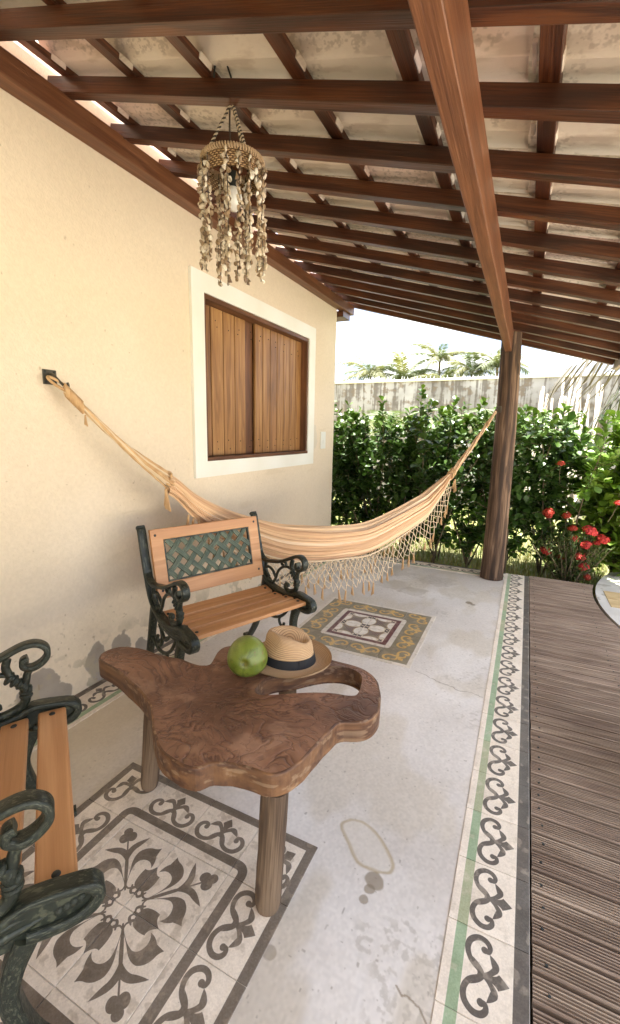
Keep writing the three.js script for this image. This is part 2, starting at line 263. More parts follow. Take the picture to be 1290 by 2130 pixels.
// tile solids: four turns of the print; local +x of the print turned to the given world direction
const TS = 0.2;
function tileGeo(turn, mirror = false) {
  const w = TS - 0.0022, g = new RoundedBoxGeometry(w, 0.014, w, 1, 0.0012), p = g.attributes.position, uv = new Float32Array(p.count * 2), c = Math.cos(turn), s = Math.sin(turn);
  for (let i = 0; i < p.count; i++) { let x = p.getX(i) / w, z = p.getZ(i) / w, a = c * x + s * z, b = -s * x + c * z; if (mirror) b = -b; uv[2 * i] = a + 0.5; uv[2 * i + 1] = 0.5 - b; }
  g.setAttribute('uv', new THREE.BufferAttribute(uv, 2)); g.translate(0, -0.007, 0); return g;
}
const TILE = [0, 1, 2, 3].map((k) => tileGeo(k * Math.PI / 2));       // print +x to world +x, +z, -x, -z

// ---------------------------------------------------------------- veranda floor
const WALL_X = -1.87, XL = -0.0704, FLOOR_END = -4.452, FLOOR_NEAR = 4.4;
const floor = structure('veranda_floor');
{
  const X0 = -2, X1 = 0.2, Z0 = -4.5, Z1 = 1.1, S = 1024, H = 2048;
  const seg = (px, pz, pts, closed) => { let m = 9; for (let i = 0; i < pts.length - (closed ? 0 : 1); i++) { const a = pts[i], b = pts[(i + 1) % pts.length], dx = b[0] - a[0], dz = b[1] - a[1], t = clamp(((px - a[0]) * dx + (pz - a[1]) * dz) / (dx * dx + dz * dz)); m = Math.min(m, Math.hypot(px - a[0] - t * dx, pz - a[1] - t * dz)); } return m; };
  const rect = new THREE.CatmullRomCurve3([[-0.432, -1.197], [-0.415, -1.235], [-0.375, -1.244], [-0.317, -1.217], [-0.252, -1.152], [-0.247, -1.121], [-0.274, -1.101], [-0.343, -1.103], [-0.392, -1.15]].map(([a, b]) => V(a, b, 0)), true).getPoints(28).slice(0, 28).map((p) => [p.x, p.y]);
  const cracks = [[[-0.433, -2.29], [-0.336, -2.259], [-0.206, -2.215], [-0.077, -2.197]], [[-0.15, -0.845], [-0.122, -0.82], [-0.088, -0.824], [-0.056, -0.79]]];
  for (const k of cracks) { k.z0 = Math.min(...k.map((q) => q[1])) - 0.06; k.z1 = Math.max(...k.map((q) => q[1])) + 0.06; }
  const inside = (px, pz, pts) => { let c = false; for (let i = 0, j = pts.length - 1; i < pts.length; j = i++) { const a = pts[i], b = pts[j]; if ((a[1] > pz) !== (b[1] > pz) && px < (b[0] - a[0]) * (pz - a[1]) / (b[1] - a[1]) + a[0]) c = !c; } return c; };
  const spots = [[-0.281, -1.068, 0.030, 0.6], [-0.29, -1.005, 0.014, 0.55], [-0.285, -1.04, 0.017, 0.55], [-0.292, -3.496, 0.03, 0.7], [-0.26, -3.47, 0.02, 0.6], [-0.731, -3.53, 0.12, 0.2], [-1.249, -3.821, 0.05, 0.4], [-0.92, -3.626, 0.16, 0.15], [-0.46, -0.773, 0.02, 0.35], [-1.05, -4.0, 0.2, 0.15], [-0.6, -3.9, 0.16, 0.14]];
  const map = makeTex(S, H, (u, v) => {
    const x = lerp(X0, X1, u), z = lerp(Z1, Z0, v), A = 2.2, B = 5.6;
    const cl = fbm(u, v, 5, 12, 4, 301), tr = fbm(u, v, 14, 20, 3, 305), fi = vnoise(u * 300, v * 700, 300, 700, 309), wob = (fbm(u, v, 40, 100, 3, 315) - 0.5);
    let c = mixc([203, 195, 185], [226, 220, 212], clamp((cl - 0.3) * 2.2)); c = mixc(c, [198, 186, 166], sstep(0.5, 0.68, tr) * 0.5); c = c.map((q) => q + (fi - 0.5) * 14);
    const dirt = sstep(0.56, 0.70, fbm(u, v, 7, 18, 4, 321)) * sstep(0.54, 0.68, fbm(u, v, 150, 400, 3, 325)); c = mixc(c, [140, 130, 114], dirt * 0.25);
    const sp = sstep(0.83, 0.90, fbm(u, v, 170, 450, 2, 331)); c = mixc(c, [136, 126, 112], sp * 0.45);
    const yellow = sstep(-1.1, -1.7, x + 0.25 * (tr - 0.5)) * sstep(-2.2, -1.2, z); c = mixc(c, [204, 184, 146], yellow * 0.75 * (0.6 + 0.4 * cl));
    for (const [sx, sz, r, k] of spots) { if (Math.abs(z - sz) > 2 * r) continue; const d = Math.hypot(x - sx, (z - sz)) + wob * r * 0.9; c = mixc(c, [126, 112, 92], sstep(r, r * 0.82, d) * k * (0.7 + 0.6 * tr)); }
    if (x > -0.48 && x < -0.2 && z > -1.3 && z < -1.05) { const dr = seg(x + wob * 0.02, z + wob * 0.02, rect, true); c = mixc(c, [168, 148, 112], sstep(0.009, 0.002, dr) * 0.6); if (inside(x, z, rect)) c = mixc(c, [214, 203, 182], 0.25); }
    for (const k of cracks) { if (z > k.z1 || z < k.z0) continue; const d = seg(x + wob * 0.06, z + wob * 0.06, k, false); c = mixc(c, [126, 112, 92], sstep(0.0032, 0.0010, d) * 0.7); }
    return c;
  });
  const bump = makeTex(1024, 1024, (u, v) => fbm(u, v, 8, 8, 6, 341) * 0.6 + fbm(u, v, 120, 120, 2, 345) * 0.2 - sstep(0.62, 0.72, fbm(u, v, 20, 20, 4, 349)) * 0.2, { srgb: false });
  const mt = std({ map, bumpMap: bump, bumpScale: 0.0022, roughness: 0.48, roughnessMap: smudge });
  map.wrapS = map.wrapT = THREE.MirroredRepeatWrapping;
  const W = XL + TS - WALL_X, L = FLOOR_NEAR - FLOOR_END, g = new THREE.BoxGeometry(W, 0.16, L), p = g.attributes.position, uv = g.attributes.uv;
  g.translate((WALL_X + XL + TS) / 2, -0.0832, (FLOOR_NEAR + FLOOR_END) / 2);
  for (let i = 0; i < p.count; i++) uv.setXY(i, (p.getX(i) - X0) / (X1 - X0), (Z1 - p.getZ(i)) / (Z1 - Z0));
  part('concrete_slab', g, mt, floor);
  const R = rng(5), put = (x, z, k, m, name = 'border_tile') => { const t = part(name, TILE[k], m, floor, [x, (R() - 0.5) * 0.0012, z]); t.rotation.y = (R() - 0.5) * 0.004; };
  for (let i = 0; i < 26; i++) { const z = FLOOR_END + TS + 0.035 + TS * (i + 0.5) - 0.035 - 0.0116; if (z > 0.9) break; put(XL + TS / 2, z, 0, M_BORDER[Math.floor(R() * 2.7)]); put(WALL_X + TS / 2 + 0.004, z, 2, M_BORDER[Math.floor(R() * 2.4)]); }
  for (let i = 0; i < 8; i++) put(WALL_X + TS * (i + 1.5) + 0.004, FLOOR_END + TS / 2, 3, M_BORDER[i % 3]);
  put(XL + TS / 2, FLOOR_END + TS / 2, 0, M_BORDER[2]); put(WALL_X + TS / 2 + 0.004, FLOOR_END + TS / 2, 2, M_BORDER[1]);
  function rug(cx, cz, ring, corner, inner) {
    const q = [[1, 1, 0], [-1, 1, 1], [-1, -1, 2], [1, -1, 3]];
    for (const [sx, sz, k] of q) { put(cx + sx * TS / 2, cz + sz * TS / 2, k, inner[(k + 1) % inner.length], 'floor_tile'); put(cx + sx * TS * 1.5, cz + sz * TS * 1.5, k, corner, 'floor_tile'); }
    for (const s of [-0.5, 0.5]) { put(cx + TS * 1.5, cz + s * TS, 0, ring[0], 'floor_tile'); put(cx + s * TS, cz + TS * 1.5, 1, ring[ring.length - 1], 'floor_tile'); put(cx - TS * 1.5, cz + s * TS, 2, ring[0], 'floor_tile'); put(cx + s * TS, cz - TS * 1.5, 3, ring[ring.length - 1], 'floor_tile'); }
  }
  rug(-0.8701, -0.6887, M_RING, M_CORNER, M_INNER);
  rug(-0.868, -2.70, [M_FAR.ring], M_FAR.corner, [M_FAR.inner]);
}

// ---------------------------------------------------------------- grooved timber deck
const PAD = { x: 2.63, z: -4.09, r: 2.0 };
const deck = structure('timber_deck');
{
  const R = rng(9), pitch = 0.0722, xs = XL + TS + 0.006;
  const endX = (z) => { const d = z - PAD.z, r = PAD.r + 0.022; return Math.abs(d) < r ? Math.min(2.6, PAD.x - Math.sqrt(r * r - d * d)) : 2.6; };
  const w = pitch - 0.011, prof = [[-w / 2, -0.022], [-w / 2, -0.003], [-w / 2 + 0.002, 0]], ng = 6, gp = (w - 0.010) / ng;
  for (let k = 0; k < ng; k++) { const c = -w / 2 + 0.005 + gp * (k + 0.5); prof.push([c - gp * 0.33, 0], [c - gp * 0.26, -0.0075], [c + gp * 0.26, -0.0075], [c + gp * 0.33, 0]); }
  prof.push([w / 2 - 0.002, 0], [w / 2, -0.003], [w / 2, -0.022]);
  let n = 0; const screws = [];
  for (let z = -4.462; z < 0.6; z += pitch, n++) {
    const pos = [], uv = [], ou = R() * 5, ov = R(), m = prof.length, tilt = (R() - 0.5) * 0.003, push = (p, x, far) => { const zz = p[0] + z, X = far ? endX(zz) : xs + tilt; pos.push(X, p[1] - 0.004 + tilt * 0.4, zz); uv.push(X + ou, p[0] + p[1] + ov); };
    for (let i = 0; i < m; i++) { const a = prof[i], b = prof[(i + 1) % m]; push(a, 0, 0); push(a, 0, 1); push(b, 0, 0); push(b, 0, 0); push(a, 0, 1); push(b, 0, 1); }
    for (const far of [0, 1]) for (let i = 1; i < m - 1; i++) for (const k of far ? [0, i + 1, i] : [0, i, i + 1]) push(prof[k], 0, far);
    const g = new THREE.BufferGeometry(); g.setAttribute('position', new THREE.Float32BufferAttribute(pos, 3)); g.setAttribute('uv', new THREE.Float32BufferAttribute(uv, 2)); g.computeVertexNormals();
    part('deck_plank', g, n % 3 === 1 ? MAT.deck2 : MAT.deck, deck);
    for (const x of [xs + 0.03, xs + 0.42, xs + 0.86]) if (x < endX(z) - 0.02) screws.push(placed(new THREE.CylinderGeometry(0.0042, 0.0042, 0.003, 6), x + (R() - 0.5) * 0.012, -0.0045, z + (R() - 0.5) * 0.02));
  }
  part('screw_heads', merge(screws), MAT.bolt, deck).userData.kind = 'stuff';
  for (const x of [xs + 0.03, xs + 0.42, xs + 0.86, xs + 1.5]) part('joist', box(0.04, 0.06, 5.0, 'z'), MAT.deck2, deck, [x, -0.058, -1.95]);
}
{
  const pad = thing('round_patio', 'round pale concrete patio with tan tile inlay cut into the deck', 'patio', [PAD.x, 0, PAD.z]); pad.userData.kind = 'structure'; delete pad.userData.category;
  const g = new THREE.CylinderGeometry(PAD.r, PAD.r - 0.01, 0.12, 128), p = g.attributes.position, uv = g.attributes.uv; for (let i = 0; i < p.count; i++) uv.setXY(i, p.getX(i), p.getZ(i));
  g.translate(0, -0.062, 0);
  part('slab', g, std({ map: makeTex(1024, 1024, (u, v) => { const n = fbm(u, v, 7, 7, 5, 361), d = sstep(0.58, 0.7, fbm(u, v, 14, 14, 4, 363)); return mixc(mixc([176, 170, 160], [212, 207, 198], n), [150, 142, 128], d * 0.6); }), bumpMap: dents, bumpScale: 0.001, roughness: 0.8 }), pad);
  const tg = new RoundedBoxGeometry(0.196, 0.012, 0.196, 1, 0.0015), tm = [371, 372, 373].map((s) => std({ map: makeTex(128, 128, (u, v) => mixc([176, 146, 100], [208, 184, 140], fbm(u, v, 4, 6, 4, s))), roughness: 0.7 }));
  const R = rng(3); for (let i = 0; i < 5; i++) for (let j = 0; j < 2; j++) part('inlay_tile', tg, tm[Math.floor(R() * 3)], pad, [-1.83 + i * 0.2, -0.003, -0.15 + j * 0.2]);
}

// ---------------------------------------------------------------- unseen pale ground past the deck, added to bounce sunlight under the roof
{
  const tm = std({ map: makeTex(512, 512, (u, v) => mixc([192, 188, 180], [218, 214, 206], fbm(u, v, 6, 6, 5, 391))), bumpMap: dents, bumpScale: 0.003, roughness: 0.9 });
  const t = structure('bounce_terrace');
  part('bounce_paving', box(8, 0.1, 14, 'x'), tm, t, [6.9, -0.112, 3.2]); 
}
// ---------------------------------------------------------------- lawn
{
  const g = new THREE.PlaneGeometry(160, 160, 1, 1); g.rotateX(-Math.PI / 2); const uv = g.attributes.uv; for (let i = 0; i < 4; i++) uv.setXY(i, uv.getX(i) * 80, uv.getY(i) * 80);
  const m = new THREE.Mesh(g, std({ map: makeTex(512, 512, (u, v) => { const n = fbm(u, v, 6, 6, 5, 381), f = fbm(u, v, 90, 90, 2, 383); return mixc(mixc([116, 112, 74], [152, 146, 104], n), [84, 84, 52], f * 0.5); }), bumpMap: dents, bumpScale: 0.02, roughness: 1 })); m.name = 'lawn'; m.position.y = -0.165; m.userData.kind = 'structure'; scene.add(m);
  const s = part('soil', box(3.2, 0.02, 6), MAT.soil, deck, [1.74, -0.155, -1.5]); s.name = 'soil_bed';
  const R = rng(77), blade = new THREE.BufferGeometry(); blade.setAttribute('position', new THREE.Float32BufferAttribute([-0.5, 0, 0, 0.5, 0, 0, -0.3, 0.6, 0.12, 0.3, 0.6, 0.12, 0, 1, 0.4], 3)); blade.setIndex([0, 1, 2, 1, 3, 2, 2, 3, 4]); blade.computeVertexNormals();
  const N = 26000, im = new THREE.InstancedMesh(blade, std({ color: 0xffffff, roughness: 0.9 }), N), o = new THREE.Object3D(), c = new THREE.Color();
  for (let i = 0; i < N; i++) { const t = R(); o.position.set(lerp(-4, 3.2, R()), -0.17, lerp(-4.6, -9.3, t * t * 0.6 + t * 0.4)); o.rotation.set((R() - 0.5) * 0.9, R() * 6.3, 0); o.scale.set(0.006 + R() * 0.006, 0.05 + R() * 0.09, 0.12); o.updateMatrix(); im.setMatrixAt(i, o.matrix); c.setRGB(0.20 + R() * 0.14, 0.23 + R() * 0.12, 0.06 + R() * 0.04); im.setColorAt(i, c); }
  im.name = 'grass'; im.userData = { kind: 'stuff', label: 'short sunny yellow green grass beyond the hedge', category: 'grass' }; scene.add(im);
}

// ---------------------------------------------------------------- house: wall, window, roof behind
const house = thing('house', 'cream stuccoed house with a wooden shuttered window facing the veranda', 'house');
{
  const U0 = -0.7, U1 = 4.5, H1 = 2.9;                                  // print range of the wall colour: u = -z
  const patches = [[1.33, 0.125, 0.085, 0.085], [1.42, 0.04, 0.06, 0.05], [1.63, 0.11, 0.06, 0.11], [1.79, 0.10, 0.06, 0.10], [0.95, 0.10, 0.05, 0.11], [1.92, 0.05, 0.05, 0.06]];
  const wallMap = makeTex(1536, 768, (a, b) => {
    const u = lerp(U0, U1, a), y = b * H1, n = fbm(a, b, 8, 5, 5, 401), f = vnoise(a * 500, b * 280, 500, 280, 405), wob = y < 0.5 || u > 4 ? fbm(a, b, 90, 50, 4, 409) - 0.5 : 0;
    let c = mixc([219, 200, 171], [229, 213, 188], n); c = c.map((q) => q + (f - 0.5) * 7);
    if (y < 0.4) for (const [pu, py, ru, ry] of patches) { const d = Math.hypot((u - pu) / ru, (y - py) / ry) + wob * 0.75; c = mixc(c, mixc([146, 135, 120], [176, 164, 148], fbm(a, b, 60, 34, 4, 415)), sstep(1.04, 0.96, d)); }
    const low = sstep(0.32, 0.0, y + wob * 0.2), flake = low > 0 ? sstep(0.60, 0.64, fbm(a, b, 70, 40, 4, 421)) : 0; c = mixc(c, [172, 158, 132], low * flake * 0.85);
    const sp = sstep(0.90, 0.95, fbm(a, b, 260, 150, 2, 431)); c = mixc(c, [160, 136, 104], sp * 0.5);
    const scuff = sstep(0.64, 0.72, fbm(a, b, 14, 60, 4, 467)) * sstep(0.52, 0.60, fbm(a, b, 5, 4, 3, 469)); c = mixc(c, [208, 189, 158], scuff * 0.4);
    const splash = sstep(0.55, 0.1, y) * sstep(0.80, 0.88, fbm(a, b, 300, 165, 2, 471)); c = mixc(c, [150, 128, 100], splash * 0.6);
    const rough = Math.hypot((u - 4.17) / 0.07, (y - 1.22) / 0.12) + wob * 1.2; c = mixc(c, [206, 196, 176], sstep(1, 0.8, rough) * 0.7);
    return c;
  });
  wallMap.wrapS = wallMap.wrapT = THREE.MirroredRepeatWrapping;
  const bump = makeTex(1024, 1024, (u, v) => fbm(u, v, 150, 150, 3, 441) * 0.75 + fbm(u, v, 12, 12, 4, 447) * 0.45, { srgb: false, rx: 6, ry: 3 });
  const wm = std({ map: wallMap, bumpMap: bump, bumpScale: 0.0017, roughness: 0.9 });
  const s = new THREE.Shape([[-4.4, -0.16], [4.43, -0.16], [4.43, 2.70], [-4.4, 2.70]].map(([a, b]) => new THREE.Vector2(a, b)));
  s.holes.push(new THREE.Path([[2.29, 1.07], [3.79, 1.07], [3.79, 2.12], [2.29, 2.12]].map(([a, b]) => new THREE.Vector2(a, b))));
  const g = new THREE.ExtrudeGeometry(s, { depth: 0.2, bevelEnabled: true, bevelSize: 0.004, bevelThickness: 0.004, bevelSegments: 2, bevelOffset: -0.004 }), p = g.attributes.position, uv = g.attributes.uv;
  for (let i = 0; i < p.count; i++) uv.setXY(i, (p.getX(i) - U0) / (U1 - U0) + p.getZ(i) * 0.2, p.getY(i) / H1);
  g.applyMatrix4(new THREE.Matrix4().makeBasis(V(0, 0, -1), V(0, 1, 0), V(1, 0, 0))); g.translate(WALL_X - 0.204, 0, 0);
  part('wall', g, wm, house);
  const plain = std({ color: new THREE.Color(0.66, 0.55, 0.38), bumpMap: bump, bumpScale: 0.004, roughness: 0.9 });
  part('side_wall', box(5, 2.86, 0.2, 'x').translate(-2.075 - 2.5, 1.27, -4.328), plain, house);
  part('side_wall', box(5, 2.86, 0.2, 'x').translate(-2.075 - 2.5, 1.27, 4.3), plain, house);
  const win = part('window', merge([                                   // white moulded surround, four sides
    [[2.19, 0.98], [3.90, 0.98], [3.90, 1.082], [2.19, 1.082]], [[2.19, 2.104], [3.90, 2.104], [3.90, 2.215], [2.19, 2.215]], [[2.19, 1.082], [2.305, 1.082], [2.305, 2.104], [2.19, 2.104]], [[3.772, 1.082], [3.90, 1.082], [3.90, 2.104], [3.772, 2.104]],
  ].map((r) => { const w = r[1][0] - r[0][0], h = r[2][1] - r[0][1]; return boxUV(new THREE.BoxGeometry(0.028, h, w), 'y').translate(WALL_X + 0.006, r[0][1] + h / 2, -(r[0][0] + w / 2)); })), MAT.whitePaint, house);
  const X = WALL_X, casing = (w, h, d, x, y, z, ax) => part('casing', rbox(w, h, d, 0.002, ax), MAT.casing, win, [x, y, z]);
  casing(0.15, 0.03, 1.467, X - 0.065, 2.089, -3.0385, 'z'); casing(0.155, 0.024, 1.467, X - 0.058, 1.094, -3.0385, 'z');
  casing(0.15, 0.968, 0.026, X - 0.065, 1.590, -2.318, 'y'); casing(0.15, 0.968, 0.026, X - 0.065, 1.590, -3.759, 'y');
  const R = rng(21); let z = -2.332;
  const board = (w, x, m, t = 0.022) => { const b = part('shutter_board', rbox(t, 0.964, w - 0.008, 0.004, 'y', R() * 3, R()), m, win, [x + (R() - 0.5) * 0.002, 1.590, z - w / 2]); z -= w; return b; };
  for (let i = 0; i < 4; i++) board(0.135, X - 0.075, i ? MAT.shutter : MAT.shutter2);
  board(0.11, X - 0.088, MAT.casing, 0.03);
  for (let i = 0; i < 7; i++) board(0.1105, X - 0.062, i === 2 ? MAT.shutter2 : MAT.shutter);
  part('shutter_backing', box(0.02, 1.05, 1.5, 'y').translate(X - 0.125, 1.595, -3.04), MAT.casing, win);
  const nails = []; for (let i = 0; i < 11; i++) for (const y of [1.16, 1.21, 1.95, 1.99]) if (R() < 0.75) nails.push(placed(new THREE.SphereGeometry(0.0045, 6, 4), X - (i < 4 ? 0.064 : 0.050), y + (R() - 0.5) * 0.02, -2.40 - i * 0.128 + (R() - 0.5) * 0.03));
  part('nail_heads', merge(nails), MAT.bolt, win);
}
{
  const sw = thing('light_switch', 'small white rectangular light switch plate at the far end of the cream wall', 'light switch', [WALL_X, 1.20, -4.145]);
  part('plate', rbox(0.012, 0.17, 0.115, 0.004, 'y'), MAT.plastic, sw, [0.006, 0, 0]); part('rocker', rbox(0.008, 0.05, 0.03, 0.002, 'y'), MAT.plastic, sw, [0.014, -0.02, 0]);
}

// ---------------------------------------------------------------- veranda roof
const ROOF = { y0: 2.585, x0: -1.8, k: 0.287, a: Math.atan(0.287), end: -4.74, near: 4.2 };
const yRafter = (x) => ROOF.y0 - ROOF.k * (x - ROOF.x0);               // underside of the rafters
const roof = thing('veranda_roof', 'pitched veranda roof of dark rafters carrying pale clay tiles', 'roof');
{
  const R = rng(31), cosA = Math.cos(ROOF.a);
  const slope = (m, x, y, z) => { m.rotation.z = -ROOF.a; m.position.set(x, y, z); };
  const xa = WALL_X + 0.002, xb = 0.60, L = (xb - xa) / cosA, rg = [0, 1, 2].map((i) => rbox(L, 0.055, 0.05, 0.003, 'x', i * 1.7, i * 0.4));
  for (let k = -18; k < 12; k++) { const z = -1.40 - 0.3 * k, m = part('rafter', rg[mod(k, 3)], MAT.rafter, roof), x = (xa + xb) / 2; slope(m, x, yRafter(x) + 0.0275 / cosA + (R() - 0.5) * 0.004, z); }
  const bz = ROOF.near + 0.05 - ROOF.end, bc = (ROOF.near + 0.05 + ROOF.end) / 2;
  const bg = rbox(0.05, 0.022, bz, 0.002, 'z');
  const BX = [-1.755, -1.41, -1.07, -0.725, -0.38, -0.035, 0.31, 0.56];
  for (const x of BX) { const m = part('batten', bg, MAT.rafter, roof); slope(m, x, yRafter(x) + (0.055 + 0.011) / cosA + 0.0015, bc); }
  // tiles: a flat pan and a raised roll side by side, laid so that each course laps over the one below
  const TW = 0.30, h = (t) => { const r = t < 0.26 ? 0 : t < 0.46 ? (t - 0.26) / 0.2 : t < 0.74 ? 1 : clamp(1 - (t - 0.74) / 0.2); return (t > 0.965 ? 0.016 : r * 0.056) + 0.003 * Math.sin(t * Math.PI * 2); };
  const profile = []; for (let i = 0; i <= 34; i++) { const t = i / 34 * 1.06 - 0.03; profile.push([(t - 0.5) * TW, h(t)]); }
  const TL = 0.40, th = 0.013, tile = (nibs) => {
    const g = grid(1, profile.length * 2, (u, v, i, j) => { const n = profile.length, jj = j % (2 * n), k = jj < n ? jj : 2 * n - 1 - jj, top = jj >= n; return V((i - 0.5) * TL, profile[k][1] + (top ? th : 0), profile[k][0]); }, true).toNonIndexed();
    const n = profile.length, ends = []; for (const s of [-1, 1]) { const pos = []; for (let k = 0; k < n - 1; k++) { const [z0, y0] = profile[k], [z1, y1] = profile[k + 1], x = s * TL / 2; pos.push(x, y0, z0, x, y1, z1, x, y0 + th, z0, x, y1, z1, x, y1 + th, z1, x, y0 + th, z0); } const e = new THREE.BufferGeometry(); e.setAttribute('position', new THREE.Float32BufferAttribute(pos, 3)); e.setAttribute('uv', new THREE.Float32BufferAttribute(new Float32Array(pos.length / 3 * 2), 2)); e.computeVertexNormals(); ends.push(e); }
    g.computeVertexNormals();
    const extra = nibs ? [rbox(0.05, 0.022, 0.018, 0.004).translate(-TL / 2 + 0.055, -0.006, 0.13), rbox(0.016, 0.02, 0.06, 0.003).translate(-TL / 2 + 0.075, -0.006, -0.06), rbox(0.012, 0.012, TW * 0.42).translate(TL / 2 - 0.03, -0.004, -0.08)] : [];
    const m = merge([g, ...ends, ...extra]), p = m.attributes.position, uv = m.attributes.uv; for (let i = 0; i < p.count; i++) uv.setXY(i, p.getX(i), p.getZ(i) + p.getY(i)); return m;
  };
  const tg = [tile(true), tile(true)]; { const uv = tg[1].attributes.uv; for (let i = 0; i < uv.count; i++) uv.setXY(i, uv.getX(i) + 0.37, uv.getY(i) + 0.55); }
  const tm = [[[228, 216, 198], [242, 234, 220]], [[224, 202, 188], [240, 224, 212]], [[222, 209, 190], [238, 228, 212]]].map(([a, b], i) => std({ map: makeTex(512, 512, (u, v) => { const n = fbm(u, v, 4, 8, 5, 501 + i), d = sstep(0.56, 0.70, fbm(u, v, 6, 18, 5, 511 + i)), k = sstep(0.50, 0.70, fbm(u, v, 90, 90, 3, 515 + i)) * sstep(0.5, 0.62, fbm(u, v, 5, 9, 3, 525 + i)); return mixc(mixc(mixc(a, b, n), [172, 154, 134], d * 0.35), [126, 110, 92], k * 0.28); }), bumpMap: dents, bumpScale: 0.0015, roughness: 0.85 }));
  const rows = Math.floor((ROOF.near - ROOF.end) / TW), lift = 0.012 / 0.344;
  for (let c = 0; c < 7; c++) for (let r = 0; r < rows; r++) {
    const z = ROOF.end + TW * (r + 0.5) + 0.02, xu = BX[0] - 0.03 + 0.344 * c, x = xu + TL / 2 * cosA - 0.02;
    const m = part('roof_tile', tg[(c * 3 + r * 5) % 2], tm[Math.floor(R() * 3)], roof);
    m.rotation.z = -ROOF.a + lift + (R() - 0.5) * 0.008; m.rotation.y = (R() - 0.5) * 0.012; m.position.set(x, yRafter(x) + (0.055 + 0.022) / cosA + 0.006 + (R() - 0.5) * 0.002, z + (R() - 0.5) * 0.004);
  }
  // plate along the wall, main beam to the post, fascia at the eave
  part('wall_beam', rbox(0.082, yRafter(-1.83) - 2.507, 9.0, 0.004, 'z').translate(WALL_X + 0.043, (2.507 + yRafter(-1.83)) / 2 - 0.004, -4.70 + 4.5), MAT.beam, roof);
  const bt = yRafter(-0.215) - 0.006; part('main_beam', rbox(0.052, bt - 1.962, 8.4, 0.004, 'z').translate(-0.214, (bt + 1.962) / 2, -4.135 + 4.2), MAT.beam, roof);
  const e = yRafter(0.60); part('fascia', rbox(0.03, 0.13, bz, 0.003, 'z').translate(0.617, e + 0.03, bc), MAT.deck, roof);
  part('corner_block', rbox(0.16, 0.06, 0.2, 0.004, 'z').translate(WALL_X - 0.02, 2.47, -4.545), MAT.rafter, roof);
  // the main roof continues up over the house
  const up = new THREE.BoxGeometry(4.2 / cosA, 0.06, bz); boxUV(up, 'x'); const um = part('upper_roof', up, tm[1], roof); slope(um, WALL_X - 2.1 - 0.06, yRafter(WALL_X - 2.16) + 0.15, bc);
  part('flashing', rbox(0.06, 0.02, bz, 0.003, 'z').translate(-1.782, 2.728, bc), tm[2], roof);
}

// ---------------------------------------------------------------- post
{
  const R = rng(41), H = 2.14, rows = 60, cols = 36;
  const g = grid(rows, cols, (u, v) => { const a = v * Math.PI * 2, y = u * H, r = lerp(0.099, 0.078, Math.pow(u, 0.8)) * (1 + 0.05 * (fbm(u, v, 5, 4, 3, 601) - 0.5) + 0.03 * (fbm(u, v, 3, 18, 2, 605) - 0.5)), bend = 0.012 * Math.sin(u * 3); return V(Math.cos(a) * r + bend - 0.045 * u * 0.6, y, Math.sin(a) * r); }, true, [H, 0.6]);
  const cap = new THREE.CircleGeometry(0.08, 24); cap.rotateX(-Math.PI / 2); cap.translate(-0.026, H - 0.001, 0);
  const o = whole('wooden_post', merge([g, cap]), MAT.post, 'dark round timber post carrying the roof beam beside the hedge', 'post'); o.position.set(-0.178, 0, -4.245);
}

